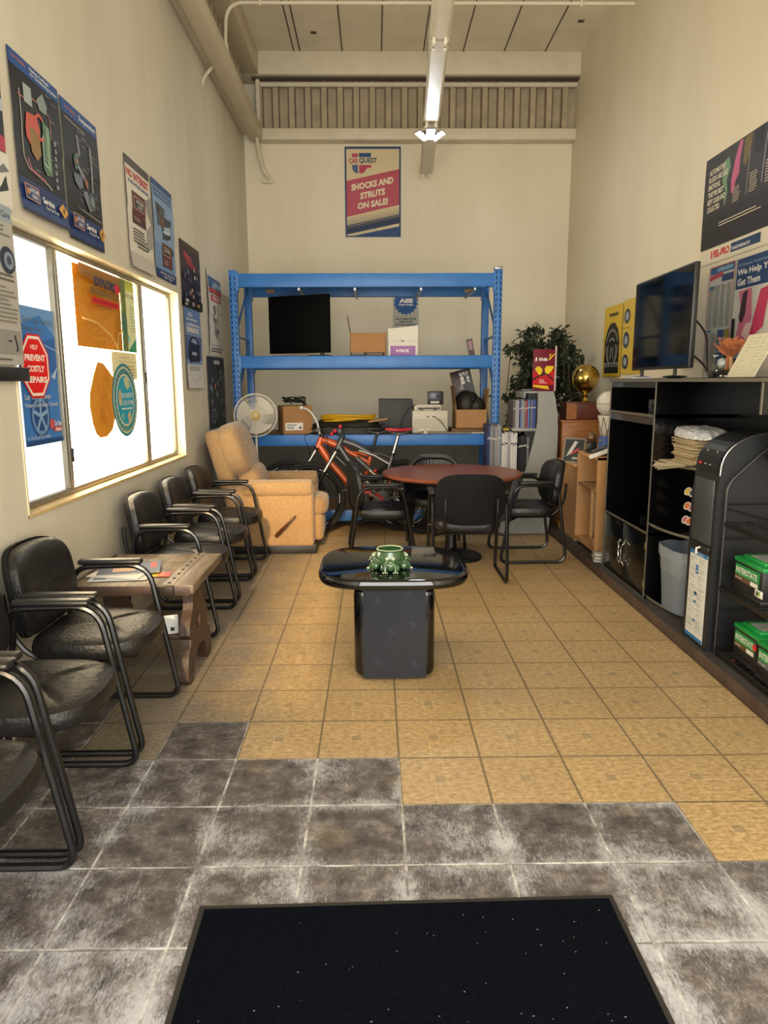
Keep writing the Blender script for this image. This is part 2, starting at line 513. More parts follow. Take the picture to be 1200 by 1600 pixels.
# window: aluminium frame, three panes, plaster reveal
M_alu = mat('window_aluminium', '#8f8a7c', .42, .6, var=.1, scale=30)
M_reveal = mat('reveal_paint', '#ddd0ac', .6, var=.05, scale=6)
M_sill = mat('sill_paint', '#c8ab74', .6, var=.12, scale=9)
FX = WL - .085
w = tag(thing('window_1', None, None), kind='structure')
mb = MB()
mb.box(WL - T, WL + .004, WY0, WY0 + .012, WZ0, WZ1, M_reveal)
mb.box(WL - T, WL + .004, WY1 - .012, WY1, WZ0, WZ1, M_reveal)
mb.box(WL - T, WL + .004, WY0, WY1, WZ1 - .012, WZ1, M_reveal)
mb.box(WL - T, WL + .006, WY0, WY1, WZ0, WZ0 + .014, M_sill)
mb.build('window_reveal', w)
mb = MB()
mb.box(FX - .03, FX + .02, WY0 + .012, WY1 - .012, WZ0 + .014, WZ0 + .045, M_alu, .004)
mb.box(FX - .03, FX + .02, WY0 + .012, WY1 - .012, WZ1 - .04, WZ1 - .012, M_alu, .004)
for y, wd in ((WY0 + .027, .03), (3.833, .03), (3.792, .018), (5.136, .034), (5.193, .03), (WY1 - .03, .034)):
    mb.box(FX - .025, FX + .022, y - wd / 2, y + wd / 2, WZ0 + .045, WZ1 - .04, M_alu, .004)
mb.build('window_frame', w)
M_black = mat('black_plastic', '#141414', .4, bump=.05, bscale=200)
mb = MB(); mb.box(FX + .022, FX + .034, 5.126, 5.172, 1.50, 1.572, M_black, .003); mb.box(FX + .022, FX + .03, 3.838, 3.85, 1.086, 1.16, M_black, .002)
mb.build('window_latch', w)
def pane_mat(name, col, st):
    m, nt, b = node_mat(name)
    b.inputs['Base Color'].default_value = (.8, .8, .8, 1)
    b.inputs['Roughness'].default_value = .25
    b.inputs['Emission Color'].default_value = col
    b.inputs['Emission Strength'].default_value = st
    return m
for i, (a, c, cl, st) in enumerate(((WY0 + .04, 3.788, (.86, .89, .86, 1), .84), (3.846, 5.122, (1, .80, .50, 1), WINDOW_GLOW), (5.206, WY1 - .045, (1, .88, .66, 1), WINDOW_GLOW * .5))):
    mb = MB(); mb.box(FX - .01, FX - .004, a, c, WZ0 + .04, WZ1 - .035, pane_mat('daylit_pane_%d' % i, cl, st)); mb.build('pane', w)
# ------------------------------------------------------------------ chairs
M_tube = mat('black_enamel_tube', '#0e0e0f', .28, spec=.6)
def leather():
    m = mat('black_leather', '#141313', .42, bump=.35, bscale=55, var=.25, scale=7, spec=.55)
    return m
M_leather = leather()
M_shell = mat('black_back_shell', '#101011', .7, bump=.1, bscale=250, spec=.2)
M_armpad = mat('black_arm_pad', '#181716', .38, bump=.05, bscale=80)

def cushion(mb, cx, cy, cz, wx, wy, h, m, front_round=.16, n=18, dome=.02, crease=True, plane='XY', bend=0.0):
    # superelliptic pad; a shallow Y-shaped tuft is pressed into its top
    rings = 9
    def outline(a, s):
        e = 2 / 4.2
        ca, sa = math.cos(a), math.sin(a)
        x = math.copysign(abs(ca) ** e, ca); y = math.copysign(abs(sa) ** e, sa)
        if y > 0: x *= 1 - front_round * y * y * .6; y *= 1 - .18 * (x * x) * (1 if front_round else 0)
        return x * wx / 2 * s, y * wy / 2 * s
    prof = [(.55, 0), (.90, 0), (.975, .08), (1.0, .3), (1.0, .55), (.97, .82), (.90, .95), (.74, 1.03), (.5, 1.09), (.25, 1.12), (.001, 1.13)]
    seg = 44; vs_ = []
    for s, z in prof:
        for k in range(seg):
            a = 2 * math.pi * k / seg
            x, y = outline(a, s)
            zz = z * h
            if crease and z > .9:
                d = min(abs(x) + max(0, y) * 2.0, abs(abs(x) - max(0, y) * 1.1) + (0 if y > 0 else .2))
                zz -= .012 * math.exp(-(d / .014) ** 2) * (1 if s < .9 else .3)
            if plane == 'XY': vs_.append((cx + x, cy + y, cz + zz))
            else: vs_.append((cx + x, cy - zz - bend * (1 - (2 * x / wx) ** 2), cz + y))
    fs = [(i * seg + k, i * seg + (k + 1) % seg, (i + 1) * seg + (k + 1) % seg, (i + 1) * seg + k) for i in range(len(prof) - 1) for k in range(seg)]
    fs.append(tuple(range(seg)))
    mb.add(vs_, fs, m)

def make_chair(label, group):
    t = thing('guest_chair', label, 'chair', group=group)
    for sx in (-1, 1):
        mb = MB()
        x = .275 * sx
        loop = fillet([(x, -.20, .655), (x, .15, .665), (x, .268, .014), (x, -.29, .014)], [.09, .10, .07, .09], 6, closed=True)
        mb.tube(loop, .0135, M_tube, 8, closed=True)
        mb.build('side_frame', t)
        mb = MB(); mb.box(x - .026, x + .026, -.17, .125, .668, .694, M_armpad, .012, 3); mb.build('armrest', t)
    mb = MB()
    for sx in (-1, 1):
        mb.tube(fillet([(.19 * sx, .17, .385), (.19 * sx, -.20, .385), (.19 * sx, -.285, .52), (.19 * sx, -.292, .66)], .08, 5), .011, M_tube, 6)
    for y in (.13, -.17):
        mb.tube([(-.275, y + (.055 if y > 0 else -.07), .375), (-.20, y, .378), (.20, y, .378), (.275, y + (.055 if y > 0 else -.07), .375)], .011, M_tube, 6)
    mb.build('seat_support', t)
    mb = MB(); cushion(mb, 0, .03, .395, .50, .49, .082, M_leather)
    for z in (.41, .425, .44):
        pass
    mb.build('seat', t)
    # backrest: padded front, moulded shell behind, leaning back slightly
    mb = MB()
    mb.xf = Matrix.Translation((0, -.272, .645)) @ Matrix.Rotation(math.radians(8), 4, 'X')
    def back(u, v): pass
    # padded side faces the sitter (+Y)
    vs_ = []; seg = 44
    prof = [(.8, .0), (1.0, .0), (1.0, .02), (.98, .045), (.90, .062), (.7, .072), (.4, .077), (.001, .08)]
    def pad(sgn, prof, m, w2=.252, h2=.188):
        vs_ = []
        for s, d in prof:
            for k in range(seg):
                a = 2 * math.pi * k / seg; e = 2 / 3.3
                ca, sa = math.cos(a), math.sin(a)
                x = math.copysign(abs(ca) ** e, ca) * w2 * s; z = math.copysign(abs(sa) ** e, sa) * h2 * s
                curve = .05 * (x / w2) ** 2
                dd = d
                if sgn > 0 and s < .95: dd -= .014 * math.exp(-((z + .02 - .25 * abs(x)) / .012) ** 2)
                vs_.append((x, curve + sgn * dd, z))
        fs = [(i * seg + k, i * seg + (k + 1) % seg, (i + 1) * seg + (k + 1) % seg, (i + 1) * seg + k) for i in range(len(prof) - 1) for k in range(seg)]
        mb.add(vs_, fs, m)
    pad(1, prof, M_leather)
    mb.build('backrest', t)
    mb2 = MB(); mb2.xf = mb.xf; mb = mb2
    pad(-1, [(1.03, -.012), (1.04, .0), (1.03, .012), (.97, .014), (.5, .020), (.001, .022)], M_shell)
    mb.build('back_shell', t)
    return t
chair0 = make_chair('black leather guest chair with tubular arms, cut off at the bottom left of the photo', 'black guest chairs')
R = math.radians
CH = [
    ((-1.205, 1.75), -90, None, 'black guest chairs'),
    ((-1.21, 2.365), -90, 'black leather guest chair second from the photo bottom left, its backrest out of frame', 'black guest chairs'),
    ((-1.215, 3.0), -90, 'black leather guest chair against the left wall, directly in front of the wooden side table', 'black guest chairs'),
    ((-1.20, 4.375), -90, 'black leather guest chair under the window just behind the wooden side table', 'black guest chairs'),
    ((-1.20, 5.07), -90, 'black leather guest chair under the window, middle of the three behind the side table', 'black guest chairs'),
    ((-1.195, 5.74), -90, 'black leather guest chair under the window, next to the tan recliner', 'black guest chairs'),
    ((.70, 5.45), 0, 'black guest chair at the round table with its back shell to the viewer', 'black guest chairs'),
    ((.06, 6.02), -87, 'black guest chair on the left of the round table, facing right beside the recliner', 'black guest chairs'),
    ((1.29, 6.09), 92, 'black guest chair right of the round table, facing left near the brochure stand', 'black guest chairs'),
]
for i, ((x, y), a, lab, g) in enumerate(CH):
    o = chair0 if i == 0 else copy_tree(chair0)
    if lab: o['label'] = lab
    o.location = (x, y, 0); o.rotation_euler = (0, 0, R(a))

# office style chair behind the round table
t = thing('leather_chair', 'black leather chair with ruched rounded back, behind the round table', 'chair', (.55, 6.51, 0), R(180))
mb = MB(); cushion(mb, 0, .03, .40, .52, .50, .09, M_leather); mb.build('seat', t)
mb = MB()
def bk(u, v):
    a = (u - .5) * 2; w = .27 * (1 - .12 * v)
    top = .80 - .10 * abs(a) ** 4
    z = .46 + (top - .46) * v
    return (a * w, -.24 - .05 * v + .07 * a * a + .0015 * math.sin(u * 110) * (v > .3), z)
mb.grid(bk, 60, 12, M_leather); mb.grid(lambda u, v: (bk(u, v)[0] * 1.02, bk(u, v)[1] - .06 * math.sin(math.pi * min(1, max(0, v))) ** .5 * .9 - .01, bk(u, v)[2]), 60, 12, M_leather)
mb.tube([bk(i / 30, 1) for i in range(31)], .028, M_leather, 8)
mb.build('backrest', t)
mb = MB()
for sx in (-1, 1):
    for y in (-.2, .22): mb.cyl((sx * .22, y, .42), (sx * .25, y * 1.1, 0), .014, M_tube, seg=8)
    mb.tube(fillet([(sx * .27, -.2, .42), (sx * .29, -.2, .62), (sx * .29, .15, .64), (sx * .27, .2, .42)], .06, 5), .013, M_tube, 8)
mb.build('leg_frame', t)

# ------------------------------------------------------------------ round table
M_mahog = mat('mahogany_laminate', '#7f432c', .34, var=.14, scale=3, stretch=(1, 8, 1), spec=.4)
t = thing('round_table', 'round table with reddish mahogany top on a black disc pedestal', 'table', (.66, 6.16, 0))
mb = MB(); mb.lathe([(.02, .70), (.575, .70), (.592, .705), (.6, .715), (.6, .728), (.594, .735), (.01, .736)], (0, 0, 0), M_mahog, 72); mb.build('tabletop', t)
M_bm = mat('black_cast_metal', '#101011', .38)
mb = MB(); mb.lathe([(.055, .03), (.05, .06), (.05, .66), (.09, .69), (.09, .70)], (0, 0, 0), M_bm, 28)
mb.box(-.3, .3, -.03, .03, .67, .70, M_bm); mb.box(-.03, .03, -.3, .3, .67, .70, M_bm); mb.build('pedestal', t)
mb = MB(); mb.lathe([(.05, .075), (.08, .055), (.19, .04), (.222, .025), (.228, .0)], (.03, -.1, 0), M_bm, 48); mb.build('base_disc', t)

# ------------------------------------------------------------------ black coffee table
M_gloss = mat('black_gloss_lacquer', '#050506', .06, spec=.8)
M_navy = mat('scuffed_black_laminate', '#1b1e26', .32, spec=.4)
M_scuff = mat('chalky_scuff', '#343a46', .7)
t = thing('coffee_table', 'glossy black pedestal coffee table with a rounded square top', 'table', (.092, 3.795, 0))
mb = MB()
prof = [(.90, .487), (.955, .488), (.985, .494), (1.0, .507), (1.0, .52), (.985, .533), (.955, .539), (.93, .54), (.001, .54)]
seg = 96; vs_ = []
for s, z in prof:
    for k in range(seg):
        a = 2 * math.pi * k / seg; e = 2 / 3.6
        ca, sa = math.cos(a), math.sin(a)
        x = math.copysign(abs(ca) ** e, ca) * .395; y = math.copysign(abs(sa) ** e, sa) * .395
        vs_.append((x * s, y * s, z))
fs = [(i * seg + k, i * seg + (k + 1) % seg, (i + 1) * seg + (k + 1) % seg, (i + 1) * seg + k) for i in range(len(prof) - 1) for k in range(seg)]
fs.append(tuple(range(seg)))
mb.add(vs_, fs, M_gloss); mb.build('tabletop', t)
mb = MB(); mb.box(-.205, .205, -.331, .345, .008, .49, M_gloss, .045, 5); mb.build('pedestal', t)
mb = MB(); mb.box(-.158, .158, -.3345, -.325, .012, .478, M_navy)
random.seed(3)
for cx, cz in ((-.085, .425), (.065, .46), (.095, .295), (-.02, .26), (-.085, .10), (.105, .085)):
    for k in range(16):
        a = random.uniform(0, 6.28); r = random.uniform(.002, .024)
        x, z = cx + math.cos(a) * r, cz + math.sin(a) * r * 1.2
        b_ = a + random.uniform(.6, 1.4); l = random.uniform(.004, .011)
        mb.box(x - l, x + l, -.3352, -.3344, z - .0009, z + .0009, M_scuff, R=Matrix.Rotation(b_, 3, 'Y'))
mb.build('front_panel', t)

# ------------------------------------------------------------------ green frog planter
M_jade = mat('green_ceramic_glaze', '#264429', .16, col2='#4a6b44', scale=24, coat=.5, spec=.7)
M_jpale = mat('pale_glaze_edge', '#b9c7a4', .2)
t = thing('frog_planter', 'green glazed ceramic bowl ringed by small frogs, on the black coffee table', 'planter', (.073, 3.64, .541))
mb = MB()
mb.lathe([(.03, .018), (.05, .014), (.068, .03), (.080, .055), (.079, .075), (.068, .092), (.066, .100), (.071, .108)], (0, 0, 0), M_jade, 40, cap=False)
mb.lathe([(.071, .108), (.066, .111), (.061, .107)], (0, 0, 0), M_jpale, 40, cap=False)
mb.lathe([(.061, .107), (.066, .08), (.055, .04), (.01, .03)], (0, 0, 0), M_jade, 40, cap=False)
mb.build('bowl', t)
for a in (-90, 15, 165):
    mb = MB(); mb.xf = Matrix.Rotation(R(a), 4, 'Z') @ Matrix.Translation((.070, 0, 0)) @ Matrix.Scale(1.2, 4)
    mb.sph((0, 0, .028), .028, M_jade, 16, 10, (.9, 1, .95))
    mb.sph((.012, 0, .044), .020, M_jade, 14, 9, (1, 1.15, .75))
    for s in (-1, 1):
        mb.sph((.012, .013 * s, .060), .0075, M_jpale, 10, 7)
        mb.sph((-.002, .030 * s, .016), .016, M_jade, 12, 8, (1.1, .8, 1))
        mb.tube([(.010, .020 * s, .034), (.022, .023 * s, .018), (.024, .022 * s, .004)], [.009, .007, .006], M_jade, 8)
        for q in (-.008, 0, .008): mb.sph((.031, .022 * s + q, .004), .0045, M_jpale, 8, 6, (1.6, .8, .8))
    mb.tube([(.026, -.014, .040), (.032, -.006, .037), (.033, .006, .037), (.026, .014, .040)], .0018, M_jpale, 6)
    mb.build('frog', t)

# ------------------------------------------------------------------ floor mat
M_mat = mat('black_mat_carpet', '#0a0d15', .95, var=.5, scale=120, bump=.8, bscale=400, spec=.05)
M_rub = mat('mat_rubber_edge', '#26241f', .7)
M_fleck = mat('pale_lint', '#8d8f96', .9)
t = thing('door_mat', 'large black carpet door mat with rubber edging on the tiles in the foreground', 'mat', (.107, .95, 0), R(1.2))
mb = MB(); mb.box(-.605, .605, -.92, .92, .0, .006, M_rub, .003); mb.build('rubber_edge', t)
mb = MB(); mb.box(-.587, .587, -.9, .9, .005, .010, M_mat)
for k in range(150):
    x, y = random.uniform(-.57, .57), random.uniform(-.5, .88); l = random.uniform(.0006, .0022)
    mb.box(x - l, x + l, y - .0008, y + .0008, .010, .011, M_fleck)
mb.build('pile', t)
# ------------------------------------------------------------------ wooden side table
M_oldwood = mat('worn_brown_wood', '#2c1f17', .5, col2='#4c3728', scale=5, stretch=(1, 9, 3), bump=.3, bscale=40)
M_oldtop = mat('faded_table_top', '#4c3f33', .45, col2='#7c6c56', scale=5, stretch=(9, 1.2, 3), bump=.25, bscale=60)
M_nail = mat('dark_iron_nail', '#2e2822', .5, .6)
t = thing('side_table', 'worn rustic wooden trestle side table between the black chairs under the window', 'table', (-1.17, 3.64, 0))
mb = MB()
for i in range(4):
    mb.box(-.28, .155, -.325 + i * .1625, -.325 + (i + 1) * .1625 - .002, .51, .55, M_oldtop, .004)
mb.box(-.28, .285, -.3275, -.305, .500, .548, M_oldwood, .004)
mb.box(.157, .30, -.325, .325, .508, .552, M_oldtop, .005); mb.box(-.30, -.282, -.325, .325, .508, .552, M_oldwood, .005)
mb.build('tabletop', t)
mb = MB(); mb.box(.150, .205, -.325, .325, .5515, .554, M_oldtop)
for i in range(8): mb.sph((.178, -.29 + i * .083, .554), .009, M_nail, 10, 6, (1, 1, .5))
mb.box(.14, .21, -.345, -.325, .50, .552, M_nail, .006); mb.build('studded_strap', t)
def trestle():
    # lyre shaped end board with two feet, in the YZ plane
    h = [(.30, 0), (.34, .03), (.345, .10), (.31, .16), (.25, .19), (.235, .22), (.27, .25), (.255, .30), (.19, .34), (.145, .38), (.13, .44), (.16, .47), (.19, .508)]
    l = [(.22, 0), (.19, .05), (.16, .10), (.10, .13), (0, .14)]
    right = h; inner = l
    poly = [(y * .72, z) for y, z in right] + [(-y * .72, z) for y, z in reversed(right)] + [(-y * .72, z) for y, z in inner] + [(y * .72, z) for y, z in reversed(inner)][1:]
    return poly
for x in (.185, -.22):
    mb = MB(); mb.prism(trestle(), x, x + .05, M_oldwood, 'YZ')
    mb.sph((x + .055, 0, .27), .03, M_oldwood, 12, 8, (.5, 1, 1.4)); mb.build('trestle', t)
mb = MB(); mb.box(-.2, .22, -.11, .11, .20, .225, M_oldwood, .004); mb.build('stretcher_shelf', t)
# magazines on the side table
M_pagew = mat('magazine_pages', '#cdc9bf', .6)
def magazine(loc, rz, w, h, th, cov, label, deco=None, group='magazines on the wooden side table'):
    mb = MB(); mb.box(-w / 2, w / 2, -h / 2, h / 2, 0, th - .0008, M_pagew, .001); mb.box(-w / 2, w / 2, -h / 2, h / 2, th - .0008, th, cov)
    for d in deco or ():
        mb.box(*d[:4], th, th + .0004, d[4])
    return one(mb, 'magazine', label, 'magazine', group, loc, rz)
magazine((-1.27, 3.50, .5525), R(-84), .21, .28, .004, paper('#b9bdc2'), 'pale grey magazine lying at the bottom of the side table stack', [(-.09, .09, -.12, -.06, paper('#5b6a80'))])
magazine((-1.28, 3.53, .5568), R(-100), .21, .27, .006, paper('#d9d7d0'), 'white newsprint magazine in the middle of the side table stack')
magazine((-1.26, 3.59, .5632), R(-76), .22, .30, .005, paper('#43536e'), 'blue cover magazine with a red title on top of the side table stack',
         [(-.09, .02, .10, .13, paper('#c23a3a')), (-.03, .07, -.08, .03, paper('#c9a183')), (-.1, -.05, -.13, -.11, paper('#e8e6df'))])
mb = MB()
for i, c in enumerate(('#2f8a4c', '#d9b52c', '#cf5a2a', '#b92d2d')):
    mb.box(-.05 + i * .03, -.02 + i * .03, -.03 - i * .004, .03 + i * .004, 0, .0012, paper(c))
one(mb, 'color_flyer', 'small flyer with green, yellow and red bands beside the magazines', 'flyer', None, (-1.10, 3.50, .5535), R(10))
mb = MB(); mb.box(-.04, .04, -.0015, .0015, 0, .10, paper('#d5d4cf')); mb.box(-.0, .02, -.0022, -.0014, .015, .035, paper('#2a2a2a'))
one(mb, 'info_card', 'white card with a small dark print propped on the side table lower shelf', 'card', None, (-1.06, 3.55, .226), R(20))

# ------------------------------------------------------------------ tan recliner
def weave():
    m, nt, b = node_mat('tan_corduroy')
    tc = nt.nodes.new('ShaderNodeTexCoord')
    br = nt.nodes.new('ShaderNodeTexBrick'); br.inputs['Scale'].default_value = 55
    br.inputs['Color1'].default_value = rgb('#bf9a6b'); br.inputs['Color2'].default_value = rgb('#a88558'); br.inputs['Mortar'].default_value = rgb('#866845')
    br.inputs['Mortar Size'].default_value = .09; br.offset = 0; br.inputs['Brick Width'].default_value = .6; br.inputs['Row Height'].default_value = .6
    mp = nt.nodes.new('ShaderNodeMapping'); mp.inputs['Rotation'].default_value = (R(90), 0, 0)
    nt.links.new(tc.outputs['Object'], mp.inputs[0]); nt.links.new(mp.outputs[0], br.inputs['Vector'])
    nt.links.new(br.outputs['Color'], b.inputs['Base Color'])
    b.inputs['Roughness'].default_value = .9
    b.inputs['Sheen Weight'].default_value = .3
    bp = nt.nodes.new('ShaderNodeBump'); bp.inputs['Strength'].default_value = .5; bp.inputs['Distance'].default_value = .004
    nt.links.new(br.outputs['Fac'], bp.inputs['Height']); bp.invert = True
    nt.links.new(bp.outputs[0], b.inputs['Normal'])
    return m
M_cord = weave()
M_brownwood = mat('dark_turned_wood', '#4a2716', .35, var=.2, scale=9)
t = thing('recliner', 'tan corduroy recliner armchair with a wooden side lever, by the left wall', 'armchair', (-.95, 6.58, 0), R(1))
mb = MB(); mb.box(-.30, .42, -.36, .36, 0, .085, M_black, .01); mb.build('base', t)
for s in (-1, 1):
    mb = MB()
    mb.box(-.36, .40, s * .40, s * .25, .075, .60, M_cord, .03, 3)
    def roll(u, v, s=s):
        a = 2 * math.pi * u; x = -.22 + .625 * v
        endr = min(1, (1 - abs(2 * v - 1)) * 14) ** .5
        pinch = 1 - .05 * math.exp(-((v - .36) / .02) ** 2)
        ca, sa = math.cos(a), math.sin(a)
        return (x, s * .325 + math.copysign(abs(ca) ** .8, ca) * .098 * endr * pinch, .585 + math.copysign(abs(sa) ** .75, sa) * .075 * endr * pinch)
    mb.grid(roll, 28, 34, M_cord, closeu=True)
    mb.build('arm', t)
mb = MB(); mb.sph((.17, 0, .40), 1, M_cord, 40, 24, (.345, .252, .095), .42); mb.build('seat_cushion', t)
mb = MB(); mb.box(.30, .475, -.245, .245, .09, .335, M_cord, .045, 4); mb.build('footrest', t)
mb = MB()
def pillow(mb, c, sc, tilt, pw=.62, wr=0):
    mb.xf = Matrix.Translation(c) @ Matrix.Rotation(R(tilt), 4, 'Y')
    mb.sph((0, 0, 0), 1, M_cord, 44, 28, sc, pw)
    if wr:
        b0 = len(mb.v) - 44 * 29
        for i in range(b0, len(mb.v)):
            p = mb.v[i]; q = p - Vector(c)
            if abs(q.y) > sc[1] * .6:
                mb.v[i] = p + Vector((.012 * math.sin(q.z * 75), 0, 0)) * (abs(q.y) / sc[1] - .6) * 2.2
    mb.xf = None
pillow(mb, (-.30, 0, .905), (.125, .35, .245), -19, .6, 1)
mb.build('head_pillow', t)
mb = MB(); pillow(mb, (-.165, 0, .62), (.12, .27, .15), -17, .62); mb.build('lumbar_pillow', t)
mb = MB(); mb.xf = Matrix.Translation((-.365, 0, .66)) @ Matrix.Rotation(R(-15), 4, 'Y')
mb.box(-.07, .075, -.335, .335, -.42, .44, M_cord, .05, 4); mb.build('back_shell', t)
mb = MB(); mb.xf = Matrix.Translation((.085, -.415, .19)) @ Matrix.Rotation(R(-46), 4, 'Y')
mb.tube([(-.02, .0, 0), (.02, -.008, 0), (.12, -.02, 0), (.23, -.024, .0), (.235, -.024, 0)], [.024, .030, .022, .013, .008], M_brownwood, 12, flat=.6)
mb.xf = None; mb.cyl((.085, -.40, .19), (.085, -.425, .19), .014, M_brownwood); mb.build('lever', t)

# ------------------------------------------------------------------ blue pallet rack
M_blue = mat('blue_enamel_steel', '#2c6db4', .42, var=.12, scale=7, bump=.05)
M_slot = mat('slot_shadow', '#060a10', .9)
M_ply = mat('plywood_deck', '#7d5a3c', .7, var=.15, scale=4)
M_gal = mat('galvanised_steel', '#9a9c9c', .4, .8)
RX0, RX1, RY0, RY1 = -1.41, 1.25, 7.27, 8.16
t = thing('pallet_rack', 'big blue steel pallet rack spanning the back of the room', 'rack', (-.08, 7.7, 0))
def W(mb): mb.xf = Matrix.Translation((.08, -7.7, 0)); return mb
for x0 in (RX0, RX1 - .075):
    for yf in (RY0, RY1 - .07):
        mb = W(MB()); ht = 2.57 if x0 < 0 else 2.575
        mb.box(x0, x0 + .075, yf, yf + .07, 0, ht, M_blue, .006)
        mb.box(x0 - .03, x0 + .105, yf - .02, yf + .09, 0, .008, M_blue)
        if yf < 7.5:
            z = .10
            while z < ht - .03:
                for s in (-1, 1):
                    cx = x0 + .0375 + s * .021
                    mb.add([(cx - .005 - s * .004, yf - .0012, z + .017), (cx + .004 - s * .004, yf - .0012, z + .017), (cx + .005 + s * .004, yf - .0012, z - .017), (cx - .004 + s * .004, yf - .0012, z - .017)], [(0, 1, 2, 3)], M_slot)
                z += .052
        mb.build('upright_post', t)
    mb = W(MB())
    zz = [.15, .75, 1.35, 1.95, 2.5]
    for a, b_ in zip(zz[:-1], zz[1:]):
        mb.tube([(x0 + .037, RY0 + .06, a), (x0 + .037, RY1 - .06, b_)], .012, M_blue, 6)
        mb.tube([(x0 + .037, RY0 + .06, b_), (x0 + .037, RY1 - .06, b_)], .012, M_blue, 6)
    mb.build('side_bracing', t)
for z0, z1 in ((.09, .205), (.865, .978), (1.635, 1.757), (2.41, 2.54)):
    for y0, y1 in ((RY0 + .01, RY0 + .06), (RY1 - .06, RY1 - .01)):
        mb = W(MB()); mb.box(RX0 + .072, RX1 - .072, y0, y1, z0, z1, M_blue, .008)
        mb.box(RX0 + .072, RX1 - .072, y0 - .001, y1 + .001, z0 + .03, z0 + .034, M_blue)
        for x in (RX0 + .06, RX1 - .085): mb.box(x, x + .03, y0 - .006, y1, z0 - .04, z1 + .01, M_blue, .004)
        mb.build('beam', t)
    mb = W(MB()); mb.box(RX0 + .08, RX1 - .08, RY0 + .062, RY1 - .062, z1 - .02, z1 - .002, M_ply); mb.build('deck_board', t)
for x in (-.75, -.2, .45, .98):
    mb = W(MB()); mb.box(x, x + .02, RY0 + .06, RY1 - .06, 2.385, 2.41, M_gal); mb.build('crossbar', t)
for x in (-1.17, .98):
    mb = W(MB()); mb.box(x, x + .09, RY1 - .064, RY1 - .0605, 2.45, 2.49, mat('tan_tag', '#9b8a5e', .7)); mb.build('tan_tag', t)
mb = W(MB()); mb.box(RX1 - .08, RX1 - .0, RY0 - .004, RY0 + .07, 2.572, 2.60, M_gal, .004); mb.build('tape_cap', t)

M_card = mat('cardboard', '#9c7246', .8, var=.08, scale=5)
M_card_d = mat('cardboard_dark', '#6e4f31', .85, var=.1, scale=5)
M_white = mat('white_carton', '#cfcbc0', .7, var=.04, scale=5)
Z2, Z1 = 1.757, .979
# flat television on the upper shelf
t = thing('flat_monitor', 'black flat screen television standing askew on the upper rack shelf', 'television', (-.765, 7.55, Z2), R(-24))
mb = MB(); mb.box(-.35, .35, -.02, .02, .035, .605, mat('dead_screen_black', '#030303', .7, spec=.1), .006); mb.build('screen', t)
mb = MB(); mb.cyl((.26, 0, 0), (.26, 0, .04), .02, M_black); mb.box(.12, .34, -.07, .07, 0, .012, M_black, .004); mb.box(-.34, -.12, -.07, .07, 0, .012, M_black, .004); mb.build('stand', t)
# open cardboard box with flap
t = thing('cardboard_box', 'brown cardboard box with one raised flap on the upper rack shelf', 'box', (-.065, 7.55, Z2))
mb = MB()
for a in ((-.18, .18, -.17, -.166, 0, .228), (-.18, .18, .166, .17, 0, .228), (-.18, -.176, -.17, .17, 0, .228), (.176, .18, -.17, .17, 0, .228), (-.18, .18, -.17, .17, 0, .004)): mb.box(*a, M_card)
mb.build('carton', t)
mb = MB(); mb.xf = Matrix.Translation((-.18, 0, .228)) @ Matrix.Rotation(R(-10), 4, 'Y'); mb.box(-.002, .002, -.165, .165, 0, .17, M_card_d); mb.build('flap', t)
mb = MB(); mb.box(-.172, .165, -.1712, -.170, .0, .036, mat('box_print_dark', '#2a2f36', .7)); mb.text('20204', (-.165, -.1713, .012), (1, 0, 0), (0, 0, 1), .12, .024, mat('box_print_pale', '#a89a80', .7), .01)
for i in range(9): mb.box(-.01 + i * .017, .003 + i * .017, -.1722, -.1712, .008, .028, mat('box_print_tan', '#8a6f55', .7))
mb.build('printed_band', t)
t = thing('carton', 'white four pack carton with a purple panel, lower of two on the rack', 'box', (.285, 7.5, Z2), group=None)
mb = MB(); mb.box(-.15, .15, -.12, .12, 0, .15, M_white, .003); mb.box(-.02, .01, -.1212, -.12, .14, .15, M_black); mb.build('carton_body', t)
mb = MB(); mb.box(-.128, .125, -.1212, -.12, .004, .098, mat('purple_print', '#93639f', .6)); mb.text('4 PACK', (-.07, -.1213, .034), (1, 0, 0), (0, 0, 1), .135, .032, mat('white_print', '#e6e2d8', .6), .03); mb.build('purple_panel', t)
t = thing('carton', 'plain white carton with a torn lid, resting on the four pack carton', 'box', (.285, 7.5, Z2 + .1505))
mb = MB(); mb.add([(-.15, -.12, 0), (.15, -.12, 0), (.15, .12, 0), (-.15, .12, 0), (-.15, -.12, .115), (.15, -.12, .145), (.15, .12, .145), (-.15, .12, .115)], [(0, 3, 2, 1), (4, 5, 6, 7), (0, 1, 5, 4), (1, 2, 6, 5), (2, 3, 7, 6), (3, 0, 4, 7)], M_white); mb.build('carton_body', t)
mb = MB(); mb.add([(-.12, -.119, .119), (-.02, -.119, .130), (.05, -.119, .136), (.15, -.119, .15), (.15, .0, .158), (.0, .0, .143), (-.12, .0, .13)], [tuple(range(7))], M_card); mb.build('torn_lid', t)
# folded sign leaning on the right of the upper shelf
mb = MB(); mb.box(-.03, .03, -.01, .01, 0, .17, mat('maroon_box', '#3c2426', .5)); mb.box(-.02, .02, -.0105, -.0102, .06, .15, mat('pinkish_print', '#8a6a72', .5))
o = one(mb, 'slim_box', 'slim maroon box standing at the right end of the upper rack shelf', 'box', None, (.99, 7.45, Z2)); o.rotation_euler = (0, R(-12), 0)

